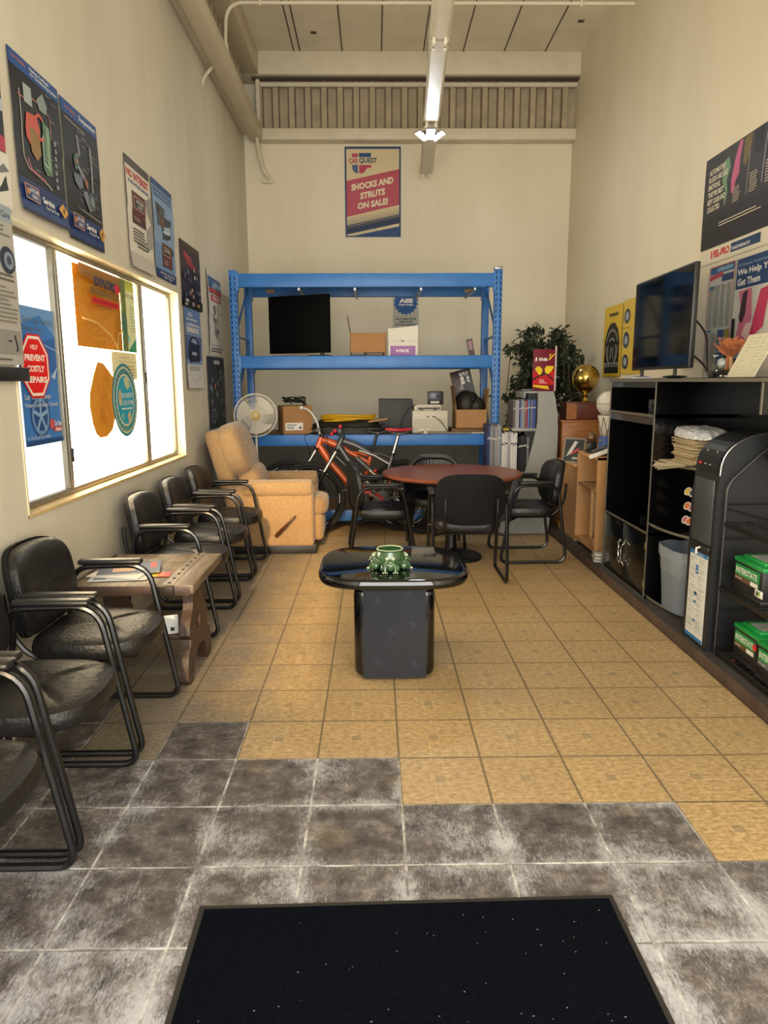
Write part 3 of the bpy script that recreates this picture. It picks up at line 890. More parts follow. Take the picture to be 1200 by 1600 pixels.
# lower shelf ---------------------------------------------------------
t = thing('taped_box', 'brown shipping box with a white label, beside the fan on the rack', 'box', (-.83, 7.52, Z1), R(18))
mb = MB(); mb.box(-.15, .15, -.15, .15, 0, .285, M_card, .004); mb.build('carton_body', t)
mb = MB(); mb.box(-.13, .05, -.1512, -.1502, .04, .115, mat('shipping_label', '#d6d4cc', .6))
for i in range(9): mb.box(-.115 + i * .011, -.108 + i * .011 , -.1518, -.1512, .085, .10, M_black)
for z in (.055, .068): mb.box(-.115, -.04, -.1518, -.1512, z, z + .006, M_black)
mb.box(.01, .035, -.1518, -.1512, .055, .075, M_black); mb.build('label', t)
def tangle(mb, c, sx, sy, sz, n, r, m, seedv):
    rnd = random.Random(seedv)
    for k in range(n):
        pts = []; a = rnd.uniform(0, 6.28)
        for i in range(9):
            a += rnd.uniform(.4, 1.1)
            pts.append((c[0] + math.cos(a) * sx * rnd.uniform(.4, 1), c[1] + math.sin(a) * sy * rnd.uniform(.4, 1), c[2] + sz * rnd.uniform(0, 1)))
        mb.tube(fillet(pts, .1, 4), r, m, 6)
M_cable = mat('black_cable', '#121212', .5)
mb = MB(); tangle(mb, (0, 0, .005), .15, .10, .085, 7, .006, M_cable, 4); one(mb, 'cable_bundle', 'tangle of black cables on top of the taped brown box', 'cables', None, (-.82, 7.50, Z1 + .288))
# black bags and yellow cord
M_bag = mat('black_nylon', '#17140f', .6, var=.3, scale=12, bump=.5, bscale=14)
t = thing('equipment_bag', 'flat heap of black nylon bags on the rack shelf under the yellow cord', 'bag', (-.28, 7.62, Z1))
def heap(u, v):
    a = 2 * math.pi * u; r = math.sin(min(1, v * 1.02) * math.pi / 2)
    x = math.cos(a) * .40 * (1 - v ** 4 * 0) ; 
    s = math.cos(v * math.pi / 2) ** .5 if v < 1 else 0
    n = mnoise.noise(Vector((math.cos(a) * 2 * s, math.sin(a) * 2 * s, 3.1)))
    return (math.copysign(abs(math.cos(a)) ** .7, math.cos(a)) * .41 * s, math.copysign(abs(math.sin(a)) ** .7, math.sin(a)) * .26 * s, (.13 + .04 * n) * math.sin(v * math.pi / 2) ** .6)
mb = MB(); mb.grid(heap, 48, 14, M_bag, closeu=True); mb.build('bag_body', t)
mb = MB(); mb.tube(fillet([(-.38, -.2, .05), (-.15, -.27, .09), (.1, -.26, .06), (.38, -.22, .10)], .1, 5), .012, M_bag, 8, flat=.4); mb.tube(fillet([(-.3, -.1, .13), (0, -.16, .15), (.36, -.12, .12)], .1, 5), .012, M_bag, 8, flat=.4); mb.build('strap', t)
M_ycord = mat('yellow_cord', '#c79a12', .5)
mb = MB(); rnd = random.Random(5)
for k in range(13):
    a0 = rnd.uniform(0, 6.28); sx, sy = .24 + rnd.uniform(-.03, .05), .10 + rnd.uniform(-.02, .03)
    mb.tube([(math.cos(a) * sx, math.sin(a) * sy, .01 + k * .0045 + .006 * math.sin(3 * a + a0)) for a in [i * 2 * math.pi / 28 for i in range(28)]], .0065, M_ycord, 6, closed=True)
one(mb, 'extension_cord', 'coil of yellow extension cord on the black bags', 'cord', None, (-.28, 7.56, Z1 + .115))
mb = MB(); mb.box(-.11, .09, -.06, .10, .0, .018, M_card, R=Matrix.Rotation(R(-8), 3, 'Y')); one(mb, 'cardboard_flat', 'small tan cardboard flat lying over the right end of the black bags', 'cardboard', None, (.04, 7.47, Z1 + .125))
# black tower box
t = thing('speaker_box', 'dark grey rectangular speaker box on the rack, left of the printer', 'speaker', (.215, 7.62, Z1))
mb = MB(); mb.box(-.175, .175, -.16, .16, 0, .345, mat('charcoal_cabinet', '#2b2b2c', .6), .006); mb.build('cabinet', t)
mb = MB(); mb.tube(fillet([(.17, -.165, .28), (.09, -.17, .20), (.055, -.175, .12), (.03, -.18, .0)], .05, 5), .005, M_cable, 6); mb.build('power_cable', t)
# printer
M_beige = mat('office_beige_plastic', '#b9b3a2', .5, var=.03)
M_dgrey = mat('dark_grey_plastic', '#3a3936', .5)
t = thing('printer', 'beige laser printer on the rack shelf', 'printer', (.565, 7.56, Z1), R(0))
mb = MB(); mb.box(-.185, .185, -.17, .17, 0, .235, M_beige, .018, 3); mb.box(-.165, .165, -.171, -.168, .02, .15, mat('beige_panel', '#aaa492', .5), .0); mb.build('body', t)
mb = MB(); mb.box(-.165, .12, -.15, .12, .225, .285, M_beige, .02, 3); mb.box(-.13, .10, -.155, -.10, .245, .262, M_dgrey, .004)
mb.box(-.11, -.07, -.158, -.15, .235, .25, M_dgrey); mb.box(.03, .07, -.158, -.15, .235, .25, M_dgrey); mb.build('paper_cover', t)
mb = MB(); mb.tube(fillet([(-.15, -.13, .255), (-.14, -.14, .285), (.10, -.14, .285), (.11, -.13, .255)], .02, 4), .006, mat('pale_handle', '#cfcabb', .5), 6); mb.build('handle', t)
mb = MB()
for x in (-.04, .02): mb.box(x, x + .03, -.1725, -.17, .165, .175, M_dgrey)
mb.tube(fillet([(.04, -.175, .17), (.10, -.19, .13), (.13, -.2, .09), (.18, -.19, .02)], .05, 5), .004, M_cable, 6); mb.build('ports_and_cable', t)
mb = MB(); mb.box(-.115, 0, -.1725, -.171, .03, .045, M_white); mb.build('label_plate', t)
t = thing('network_device', 'small black device with metal faceplate perched on the printer', 'device', (.635, 7.66, Z1 + .2865))
mb = MB(); mb.box(-.08, .085, -.02, .02, 0, .135, M_black, .008); mb.build('housing', t)
mb = MB(); mb.box(-.06, .05, -.024, -.018, .04, .125, mat('faceplate_grey', '#4a4b55', .35, .4), .003); mb.sph((.02, -.024, .085), .016, M_black, 12, 8, (1, .3, 1)); mb.box(-.05, .04, -.026, -.02, .01, .032, M_white); mb.build('faceplate', t)
# open box of black stuff
t = thing('open_carton', 'open cardboard carton stuffed with black gear on the rack, right of the printer', 'box', (.985, 7.55, Z1 + .05))
mb = MB()
for a in ((-.16, .16, -.17, -.166, 0, .19), (-.16, .16, .166, .17, 0, .23), (-.16, -.156, -.17, .17, 0, .24), (.156, .16, -.17, .17, 0, .24), (-.16, .16, -.17, .17, 0, .004)): mb.box(*a, M_card)
mb.build('carton_body', t)
for a, b_, an, h in ((-.16, -.17, -7, .19), (.158, -.17, 5, .16)):
    mb = MB(); mb.xf = Matrix.Translation((a, 0, .24)) @ Matrix.Rotation(R(an), 4, 'Y'); mb.box(-.002, .002, -.168, .16, 0, h, M_card if a > 0 else M_card_d); mb.build('flap', t)
mb = MB()
mb.sph((-.04, 0, .24), .13, M_bag, 24, 14, (.9, 1, 1.1)); mb.sph((.06, -.02, .22), .10, M_bag, 20, 12); mb.sph((0, .05, .30), .09, M_bag, 20, 12, (1.1, 1, .8)); tangle(mb, (0, -.05, .2), .12, .09, .14, 5, .008, M_cable, 9)
mb.build('black_gear', t)
mb = MB(); mb.box(-.2, .17, -.17, .17, 0, .045, M_card_d, .003); one(mb, 'flat_box', 'flat brown box lying under the open carton on the rack', 'box', None, (.985, 7.55, Z1 + .001))
t = thing('game_box', 'black and maroon printed box with large white letters leaning above the open carton', 'box', (.93, 7.62, Z1 + .37)); t.rotation_euler = (R(-8), R(-14), 0)
mb = MB(); mb.box(-.085, .125, -.02, .02, 0, .27, mat('box_maroon', '#2e1a1a', .45), .003); mb.box(.02, .128, -.0205, .0205, 0.0, .271, mat('box_navyblack', '#14161d', .45)); mb.build('box_body', t)
mb = MB(); mt = mat('box_letters', '#cfc9c2', .5)
mb.text('Sea', (.005, -.0206, .245), (0, 0, -1), (1, 0, 0), .13, .06, mt, .03, .0005)
mb.text('SURF', (.07, -.021, .245), (0, 0, -1), (1, 0, 0), .12, .03, mt, .03, .0005)
mb.lathe([(.018, 0), (.018, .001)], (.0, -.022, .09), mt, 20, axis='Y'); mb.lathe([(.012, 0), (.012, .001)], (.0, -.0235, .09), mat('box_maroon', '#2e1a1a'), 20, axis='Y')
mb.build('lettering', t)
# grey bar along the shelf edge
mb = MB(); mb.box(-.36, .30, -.03, .03, 0, .022, mat('dull_grey_bar', '#6b655c', .6, var=.2), .004); mb.box(-.33, -.29, -.031, .02, .002, .034, M_beige, .003)
for i in range(9): mb.box(.16 + i * .018, .172 + i * .018, -.0306, -.03, .005, .016, M_white)
one(mb, 'power_strip', 'long grey strip lying on the front edge of the lower rack shelf', 'strip', None, (.82, 7.315, Z1))

# ------------------------------------------------------------------ pedestal fan
M_fan = mat('fan_white_plastic', '#d6d0c2', .5)
M_fanb, nt_, b_ = node_mat('fan_blade_plastic'); b_.inputs['Base Color'].default_value = rgb('#cfcabc'); b_.inputs['Roughness'].default_value = .35; b_.inputs['Alpha'].default_value = .8
t = thing('pedestal_fan', 'white pedestal fan with round wire grille behind the tan recliner', 'fan', (-1.16, 7.06, 0), R(10))
FZ = 1.185
mb = MB(); RR = .205
for k in range(72):
    a = 2 * math.pi * k / 72
    mb.tube([(math.cos(a) * r, y, FZ + math.sin(a) * r) for r, y in ((.05, -.075), (.12, -.07), (.18, -.05), (RR, -.01))], .0017, M_fan, 4, caps=False)
    mb.tube([(math.cos(a) * r, y, FZ + math.sin(a) * r) for r, y in ((.05, .065), (.14, .06), (RR, .0))], .0011, M_fan, 3, caps=False)
for r, y, q in ((RR, -.004, .006), (.165, -.057, .002), (.11, -.071, .002)):
    mb.tube([(math.cos(i / 48 * 2 * math.pi) * r, y, FZ + math.sin(i / 48 * 2 * math.pi) * r) for i in range(48)], q, M_fan, 6, closed=True)
mb.build('grille', t)
mb = MB(); mb.lathe([(.001, -.083), (.04, -.081), (.052, -.072), (.052, -.06)], (0, 0, FZ), mat('fan_badge', '#a8935f', .4), 32, axis='Y'); mb.build('center_badge', t)
for k in range(3):
    mb = MB(); a0 = k * 2.094 + .5
    def bl(u, v, a0=a0):
        r = .035 + .145 * v; a = a0 + (u - .5) * (.9 + .55 * v) + .35 * v
        return (math.cos(a) * r, -.005 + .03 * (u - .5), FZ + math.sin(a) * r)
    mb.grid(bl, 8, 8, M_fanb); mb.build('blade', t)
mb = MB(); mb.cyl((0, -.02, FZ), (0, .02, FZ), .035, M_fan); mb.cyl((0, .02, FZ), (0, .17, FZ), .055, M_fan, .045, 20); mb.build('motor_housing', t)
mb = MB(); mb.cyl((0, .10, 0.02), (0, .10, FZ - .03), .013, M_fan); mb.build('pole', t)
mb = MB(); mb.lathe([(.02, .05), (.05, .035), (.19, .02), (.2, .0)], (0, .05, 0), M_fan, 32); mb.build('base', t)

# ------------------------------------------------------------------ mountain bikes
M_tyre = mat('bike_tyre_rubber', '#121110', .8, bump=.5, bscale=90)
M_rim = mat('bike_rim_black', '#0b0b0b', .35)
M_spoke = mat('spoke_steel', '#8d8d8d', .3, .9)
M_silver = mat('silver_alloy', '#b8b4ab', .25, .9)
M_orange = mat('orange_frame_paint', '#d85c20', .3, coat=.6)
M_graphite = mat('graphite_frame_paint', '#3a3a3c', .35, coat=.4)
M_red = mat('red_anodised', '#b3232f', .35)
M_decal = mat('pale_decal', '#c9c7c2', .4)
def bike(label, loc, rz, lean, fcol, scol, saddle_m, grip_m, stanchion, wheel_dark=False):
    t = thing('mountain_bike', label, 'bicycle', loc, rz, None)
    t.rotation_euler = (R(lean), 0, rz)
    RW = .365
    for hx, nm in ((0, 'front_wheel'), (1.15, 'rear_wheel')):
        mb = MB()
        cir = lambda r, y=0, n=64: [(hx + math.cos(i / n * 2 * math.pi) * r, y, RW + math.sin(i / n * 2 * math.pi) * r) for i in range(n)]
        mb.tube(cir(RW - .028), .028, M_tyre, 10, closed=True)
        for s in (-1, 0, 1):
            for k in range(60):
                a = 2 * math.pi * (k + .5 * (s == 0)) / 60
                c = Vector((hx + math.cos(a) * (RW - .003 - .006 * abs(s)), s * .017, RW + math.sin(a) * (RW - .003 - .006 * abs(s))))
                mb.box(c.x - .007, c.x + .007, c.y - .006, c.y + .006, c.z - .004, c.z + .004, M_tyre, R=Matrix.Rotation(math.pi / 2 - a, 3, 'Y'))
        w = mb.build(nm, t)
        mb = MB(); mb.tube(cir(RW - .062), .014, M_rim, 8, closed=True)
        for k in range(6):
            a = 2 * math.pi * k / 6
            mb.tube([(hx + math.cos(a + q) * (RW - .06), -.0145, RW + math.sin(a + q) * (RW - .06)) for q in (-.16, -.08, 0, .08, .16)], .004, M_decal, 4)
        mb.build('rim', w)
        mb = MB()
        for k in range(28):
            a = 2 * math.pi * k / 28; s = .025 if k % 2 else -.025
            mb.tube([(hx + math.cos(a + .5) * .02, s, RW + math.sin(a + .5) * .02), (hx + math.cos(a) * (RW - .06), 0, RW + math.sin(a) * (RW - .06))], .0012, M_spoke, 4, caps=False)
        mb.build('spokes', w)
        mb = MB(); mb.cyl((hx, -.055, RW), (hx, .055, RW), .018, M_rim); mb.lathe([(.06, -.04), (.085, -.04), (.085, -.038), (.06, -.038), (.06, -.04)], (hx, 0, RW), M_silver, 28, axis='Y', cap=False)
        if hx: mb.lathe([(.02, .02), (.095, .022), (.09, .026), (.05, .045), (.02, .05)], (hx, 0, RW), M_dgrey, 32, axis='Y')
        mb.build('hub', w)
    HT, HB = Vector((.335, 0, .955)), Vector((.292, 0, .855))
    ST, BB, RA = Vector((.83, 0, .78)), Vector((.72, 0, .35)), Vector((1.15, 0, RW))
    mb = MB()
    mb.tube([HB, HT], .030, fcol, 14)
    mb.tube([HT + Vector((.015, 0, -.025)), HT + Vector((.14, 0, -.07)), Vector((.62, 0, .80)), Vector((.80, 0, .705))], [.034, .036, .024, .018], fcol, 12)
    mb.tube([HB + Vector((.015, 0, .02)), Vector((.42, 0, .70)), Vector((.62, 0, .46)), BB], [.034, .034, .030, .032], fcol, 12)
    mb.tube([ST, Vector((.80, 0, .68)), BB], [.020, .020, .026], scol, 12)
    mb.tube([Vector((.60, 0, .81)), Vector((.70, 0, .80)), ST + Vector((0, 0, -.02))], .012, scol, 8)
    mb.cyl(BB + Vector((0, -.045, 0)), BB + Vector((0, .045, 0)), .03, scol)
    mb.build('frame', t)
    mb = MB()
    for s in (-1, 1):
        mb.tube([BB + Vector((.03, s * .03, .01)), Vector((.9, s * .045, .38)), RA + Vector((0, s * .06, 0))], [.013, .013, .012], scol, 8)
        mb.tube([Vector((.79, s * .02, .62)), Vector((.95, s * .05, .55)), RA + Vector((0, s * .06, 0))], [.012, .012, .010], scol, 8)
    mb.build('rear_triangle', t)
    mb = MB(); mb.tube([Vector((.47, 0, .77)), Vector((.69, 0, .56))], [.024, .012], M_silver if stanchion else M_dgrey, 12); mb.tube([Vector((.47, 0, .77)), Vector((.60, 0, .647))], .027, M_graphite, 12); mb.build('shock_absorber', t)
    # fork
    mb = MB(); ax = (HB - Vector((0, 0, RW))).normalized()
    mb.cyl(HB, HB - ax * .02, .03, M_rim)
    mb.tube([HB - ax * .03 + Vector((0, -.06, 0)), HB - ax * .02, HB - ax * .03 + Vector((0, .06, 0))], .02, M_rim, 10)
    for s in (-1, 1):
        a0 = HB - ax * .03 + Vector((0, s * .058, 0)); e0 = Vector((0, s * .058, RW)); m0 = a0.lerp(e0, .42)
        mb.tube([a0, m0], .0165, stanchion or M_silver, 12); mb.tube([m0, e0], [.021, .017], M_rim, 12)
    mb.tube([a.lerp(Vector((0, a.y, RW)), .48) + Vector((.02, 0, .03 * k)) for a, k in ((HB + Vector((0, -.058, 0)), 0), (HB, 1), (HB + Vector((0, .058, 0)), 0))], .012, M_rim, 8)
    mb.build('fork', t)
    mb = MB(); mb.cyl(HT, HT + Vector((.012, 0, .035)), .022, M_rim); mb.tube([HT + Vector((.01, 0, .03)), HT + Vector((-.05, 0, .05))], .018, M_rim, 10)
    hb = HT + Vector((-.05, 0, .055))
    mb.tube(fillet([hb + Vector((.04, -.33, .03)), hb + Vector((.01, -.14, .025)), hb, hb + Vector((.01, .14, .025)), hb + Vector((.04, .33, .03))], .05, 5), .013, M_rim, 10)
    for s in (-1, 1): mb.tube([hb + Vector((.0, s * .19, .01)), hb + Vector((-.045, s * .22, -.01)), hb + Vector((-.05, s * .30, -.015))], [.007, .006, .005], M_rim, 8); mb.box(hb.x - .02, hb.x + .015, s * .17 - .02, s * .17 + .02, hb.z, hb.z + .03, M_rim, .005)
    h = mb.build('handlebar', t)
    for s in (-1, 1):
        mb = MB(); mb.tube([hb + Vector((.022, s * .21, .028)), hb + Vector((.042, s * .335, .031))], .017, grip_m, 12); mb.tube([hb + Vector((.0422, s * .335, .031)), hb + Vector((.044, s * .345, .031))], .020, grip_m, 12); mb.build('grip', h)
    mb = MB()
    for s in (-1, 1): mb.tube(fillet([hb + Vector((-.04, s * .2, 0)), hb + Vector((-.12, s * .14, -.04)), hb + Vector((-.08, s * .05, -.14)), Vector((.22, s * .04, .72)), Vector((.05, -.05, .42))], .08, 5), .003, M_cable, 6)
    mb.build('brake_hose', h)
    SD = Vector((.895, 0, 1.03))
    mb = MB(); mb.tube([ST + Vector((-.005, 0, -.02)), SD + Vector((-.005, 0, -.04))], .0145, M_silver if stanchion else M_rim, 12); mb.cyl(ST, ST + Vector((.003, 0, .03)), .021, M_rim); mb.box(SD.x - .02, SD.x + .02, -.02, .02, SD.z - .05, SD.z - .025, M_rim, .005); mb.build('seat_post', t)
    mb = MB()
    def sd(u, v):
        x = -.14 + .28 * v; w = .016 + .058 * max(0, (v - .35) / .65) ** 1.3 if v > .35 else .016
        a = 2 * math.pi * u; e = (1 - abs(2 * v - 1) ** 6) ** .5
        return (SD.x + x, math.cos(a) * w * e, SD.z + .005 + math.sin(a) * .016 * e + .012 * (2 * v - 1) ** 2)
    mb.grid(sd, 16, 24, saddle_m, closeu=True); s_ = mb.build('saddle', t)
    mb = MB()
    for s in (-1, 1): mb.tube(fillet([SD + Vector((-.11, 0, .0)), SD + Vector((-.05, s * .022, -.028)), SD + Vector((.05, s * .022, -.028)), SD + Vector((.11, s * .03, .003))], .03, 4), .0035, M_silver, 6)
    mb.build('saddle_rail', s_)
    mb = MB(); mb.lathe([(.02, -.055), (.085, -.055), (.09, -.052), (.085, -.050), (.02, -.050)], BB, M_dgrey, 36, axis='Y')
    for s, a in ((-1, 2.6), (1, 2.6 + math.pi)):
        e = BB + Vector((math.cos(a) * .172, s * .075, math.sin(a) * .172)); mb.tube([BB + Vector((0, s * .06, 0)), e], [.016, .012], M_silver if stanchion else M_rim, 8)
        mb.box(e.x - .045, e.x + .045, e.y + (0 if s > 0 else -.10), e.y + (.10 if s > 0 else 0), e.z - .009, e.z + .009, M_red if stanchion else M_dgrey, .004)
    mb.build('crankset', t)
    mb = MB(); mb.tube([BB + Vector((0, -.05, .085)), RA + Vector((0, -.05, .035))], .004, M_dgrey, 6); mb.tube([BB + Vector((0, -.05, -.085)), Vector((1.16, -.05, .21)), RA + Vector((.03, -.05, -.05))], .004, M_dgrey, 6)
    mb.box(1.12, 1.17, -.065, -.045, .20, .31, M_rim, .006); mb.build('chain_and_derailleur', t)
    return t
b1 = bike('orange full suspension mountain bike with dark saddle, nearer the blue rack', (-.87, 7.20, 0.0), R(0), -2, M_orange, M_orange, mat('black_saddle', '#151515', .4), M_rim, None)
b2 = bike('graphite full suspension mountain bike with red saddle in front of the orange one', (-.66, 7.05, 0.0), R(0), -2, M_graphite, M_graphite, M_red, M_rim, M_silver)
mb = MB()
mb.tube([(.50, -.032, .84), (.66, -.026, .785), (.80, -.02, .70)], .006, M_decal, 6); mb.tube([(.46, -.035, .675), (.56, -.034, .56), (.64, -.033, .455)], .011, M_decal, 6, flat=.5)
mb.build('frame_decal', b2)
mb = MB()
for x, z in ((.70, .36), (.76, .33), (.84, .50), (.66, .64), (.47, .60)): mb.sph((x, -.06, z), .016, M_red, 10, 8)
mb.tube([(.66, -.065, .42), (.74, -.065, .36)], .012, M_red, 8); mb.build('red_fittings', b2)
mb = MB(); hb = Vector((.285, -.33, 1.04))
for q in ((0, 0, 0), (.05, .02, .04), (-.03, .03, -.03)): mb.sph(hb + Vector(q), .019, M_red, 12, 8)
mb.build('red_bar_end', b2)
mb = MB(); mb.tube(fillet([(-.515, 7.0, 1.0), (-.55, 7.0, 1.15), (-.63, 7.05, 1.24), (-.70, 7.05, 1.26)], .08, 6), .009, M_silver, 8)
mb.xf = Matrix.Translation((.84, -7.13, 0)); mb2 = MB(); mb2.tube(fillet([(.325, -.12, .99), (.30, -.12, 1.13), (.22, -.08, 1.23), (.15, -.05, 1.25)], .08, 6), .009, M_decal, 8); mb2.sph((.14, -.05, 1.25), .02, M_decal, 10, 8); mb2.build('bent_bar', b1)
ORD = ['first', 'second', 'third', 'fourth', 'fifth', 'sixth', 'seventh', 'eighth', 'ninth', 'tenth', 'eleventh', 'twelfth', 'thirteenth', 'fourteenth', 'fifteenth', 'sixteenth', 'seventeenth', 'eighteenth', 'nineteenth', 'twentieth']
# ------------------------------------------------------------------ black display cabinet
M_lacq = mat('black_cabinet_lacquer', '#070707', .16, spec=.55)
M_inner = mat('black_cabinet_inside', '#0b0b0b', .35)
M_edge = mat('worn_metal_edge', '#8d8676', .35, .7)
PZ = .0755
CX0, CX1 = 1.775, 2.30
t = thing('display_cabinet', 'long black lacquer entertainment cabinet with metal edging on the raised kerb', 'cabinet', (2.0, 4.4, PZ))
def W(mb): mb.xf = Matrix.Translation((-2.0, -4.4, -PZ)); return mb
ys = [3.31, 4.575, 5.47]; YE = 3.60
mb = W(MB())
mb.box(CX1 - .02, CX1, YE, ys[2], PZ, 1.5, M_inner)
for y in (ys[1], ys[2] - .02): mb.box(CX0 + .003, CX1, y, y + .02, PZ, 1.5, M_lacq)
mb.box(CX0 + .003, CX1, ys[0], ys[0] + .02, 1.345, 1.5, M_lacq); mb.box(2.12, CX1, YE, YE + .015, PZ, 1.5, M_lacq); mb.box(CX1 - .02, CX1, ys[0], YE, 1.345, 1.5, M_inner)
mb.box(CX0 + .003, CX1, ys[1], ys[2], PZ, .10, M_lacq); mb.box(CX0 + .003, CX1, ys[1], ys[2], .50, .525, M_lacq); mb.box(CX0 + .003, CX1, ys[1], ys[2], 1.265, 1.29, M_lacq)
mb.box(CX0 + .04, CX0 + .06, ys[1] + .02, ys[2] - .02, 1.215, 1.265, mat('smoked_strip', '#2c2c2c', .2)); mb.box(CX0 + .04, CX0 + .06, ys[1] + .02, ys[2] - .02, 1.455, 1.5, mat('smoked_strip', '#2c2c2c', .2))
mb.build('carcass', t)
mb = W(MB()); mb.box(CX0 - .01, CX1 + .0, ys[0] - .06, ys[2] + .01, 1.492, 1.516, M_lacq, .003); mb.build('top_board', t)
mb = W(MB())
for y in (ys[1], ys[2] - .02): mb.box(CX0 - .001, CX0 + .004, y + .002, y + .016, PZ, 1.495, M_edge)
mb.box(CX0 - .001, CX0 + .004, ys[0] + .002, ys[0] + .016, 1.345, 1.495, M_edge)
mb.box(CX0 - .012, CX0 - .008, ys[0] - .06, ys[2], 1.494, 1.512, M_edge); mb.box(CX0 - .001, CX0 + .004, ys[1], ys[2], .508, .522, M_edge); mb.box(CX0 - .001, CX0 + .004, ys[1], ys[2], 1.272, 1.284, M_edge); mb.box(CX0 - .001, CX0 + .004, ys[1], ys[2], PZ, PZ + .006, M_edge)
mb.build('metal_edging', t)
for z in (.10, .585, 1.00):
    mb = W(MB()); n = 24
    poly = [(CX1 - .02, YE + .015), (CX1 - .02, ys[1])]
    arc = [(1.80, ys[1]), (1.80, ys[1] - .02)]
    for i in range(1, n + 1):
        u = i / n
        arc.append((1.80 + .315 * (1 - math.cos(u * math.pi / 2)), ys[1] - .02 - .62 * math.sin(u * math.pi / 2)))
    arc.append((2.115, YE + .015))
    mb.prism(poly + arc, z - .018, z, M_lacq, 'XY'); mb.tube([(x - .003, y, z - .009) for x, y in arc], .009, M_edge, 6, flat=1)
    mb.build('curved_shelf', t)
ym = (ys[1] + ys[2]) / 2 - .005
for a, c, hy in ((ys[1] + .024, ym - .003, ym - .045), (ym + .003, ys[2] - .024, ym + .045)):
    mb = W(MB()); mb.box(CX0 + .001, CX0 + .02, a, c, .105, .497, M_lacq, .002); d = mb.build('door', t)
    mb = W(MB())
    s = 1 if hy > ym else -1
    mb.tube(fillet([(CX0 - .004, hy, .365), (CX0 - .018, hy + s * .004, .355), (CX0 - .022, hy - s * .022, .325), (CX0 - .022, hy - s * .016, .285), (CX0 - .022, hy - s * .024, .25), (CX0 - .018, hy + s * .004, .22), (CX0 - .004, hy, .205)], .012, 4), .0045, M_silver, 8)
    for z in (.365, .205): mb.sph((CX0 - .006, hy, z), .008, M_silver, 10, 8, (.8, 1, 1.6))
    mb.build('handle', d)
for z in (.17, .43):
    mb = W(MB()); mb.box(CX0 - .003, CX0 + .001, ys[1] + .016, ys[1] + .03, z - .02, z + .02, mat('brass_hinge', '#a08a52', .4, .8)); mb.build('hinge', t)
# things inside
t = thing('stereo_receiver', 'small dark stereo box in the upper left slot of the black cabinet', 'receiver', (1.98, 4.83, 1.2905))
mb = MB(); mb.box(-.1, .2, -.14, .14, 0, .085, mat('stereo_black', '#17171a', .3), .004); mb.build('case', t)
mb = MB(); mb.box(-.104, -.1, -.12, .02, .03, .06, mat('stereo_window', '#30333a', .2)); mb.cyl((-.11, .08, .04), (-.1, .08, .04), .018, M_dgrey); mb.build('front_controls', t)
t = thing('coffee_maker', 'dark coffee maker standing deep in the large opening of the black cabinet', 'coffee maker', (2.06, 4.82, .5255))
mb = MB(); mb.box(-.09, .13, -.09, .09, 0, .03, M_black, .01); mb.box(.03, .13, -.09, .09, 0, .33, M_black, .015); mb.box(-.10, .13, -.09, .09, .27, .37, M_black, .02, 3); mb.build('body', t)
mb = MB(); mb.lathe([(.05, .035), (.065, .05), (.065, .12), (.045, .17), (.05, .18)], (-.03, 0, 0), mat('carafe_glass', '#26282c', .08), 24); mb.build('carafe', t)
mb = MB(); mb.box(-.103, -.1, -.03, .03, .30, .32, M_silver); mb.build('badge', t)
for k in range(5):
    mb = MB(); mb.lathe([(.03, 0), (.085, .012), (.09, .014), (.085, .016), (.03, .006)], (0, 0, 0), mat('dark_plate', '#1d1d1f', .25), 32)
    one(mb, 'plate', ORD[k] + ' dark round plate from the bottom in the black cabinet opening', 'plate', 'dark plates in the black cabinet', (1.90, 4.80, .5256 + k * .009))
# newspapers with plastic bag
M_news = [mat('newsprint_%d' % i, c, .85) for i, c in enumerate(('#b7a27c', '#a8936d', '#bfae8c', '#9d8763', '#8f8879'))]
random.seed(11)
for k in range(16):
    mb = MB(); w = random.uniform(.30, .33); d = .20
    mb.box(-d / 2, d / 2, -w / 2, w / 2, 0, .0092, M_news[k % 4], .003, 2)
    mb.box(-d / 2 - .0006, -d / 2, -w / 2 + .02, w / 2 - .03, .003, .0055, M_news[4])
    one(mb, 'newspaper', ORD[k] + ' folded newspaper from the bottom of the yellowed stack on the cabinet shelf', 'newspaper', 'yellowed newspapers stacked on the cabinet shelf', (1.97 + random.uniform(-.015, .015), 4.34 + random.uniform(-.02, .02), 1.0035 + k * .0095), R(random.uniform(-3, 3)))
mb = MB()
for k in range(3):
    z = .0005 + k * .003
    mb.add([(-.12, -.2, z), (.1, -.2, z), (.1, .2, z), (-.12, .2, z), (-.20 - .01 * k, .03 + .02 * k, z - .045 + .006 * k)], [(0, 1, 2, 3), (0, 3, 4)], M_pagew if k % 2 else M_news[2])
one(mb, 'newspaper', 'loose unfolded newspaper page drooping over the cabinet shelf edge at the bottom of the stack', 'newspaper', None, (1.95, 4.39, 1.0005), 0, smooth=False)
M_film, nt_, b_ = node_mat('clear_plastic_bag'); b_.inputs['Base Color'].default_value = rgb('#d5d6d6'); b_.inputs['Roughness'].default_value = .18; b_.inputs['Alpha'].default_value = .75; b_.inputs['Specular IOR Level'].default_value = .9
mb = MB()
def bag(u, v):
    a = 2 * math.pi * u; s = math.cos(v * math.pi / 2) ** .45 if v < 1 else 0
    n = mnoise.noise(Vector((math.cos(a) * 5 * s, math.sin(a) * 7 * s, v * 3)))
    rr = 1 + .10 * mnoise.noise(Vector((math.cos(a) * 4, math.sin(a) * 4, 9)))
    return (math.cos(a) * .125 * s * rr, math.copysign(abs(math.sin(a)) ** .7, math.sin(a)) * .23 * s * rr + (.05 * v), .062 * math.sin(v * math.pi / 2) ** .7 + .012 * n)
mb.grid(bag, 64, 20, M_film, closeu=True)
one(mb, 'plastic_bag', 'crumpled translucent plastic bag on top of the yellowed newspapers', 'bag', None, (1.97, 4.32, 1.162))
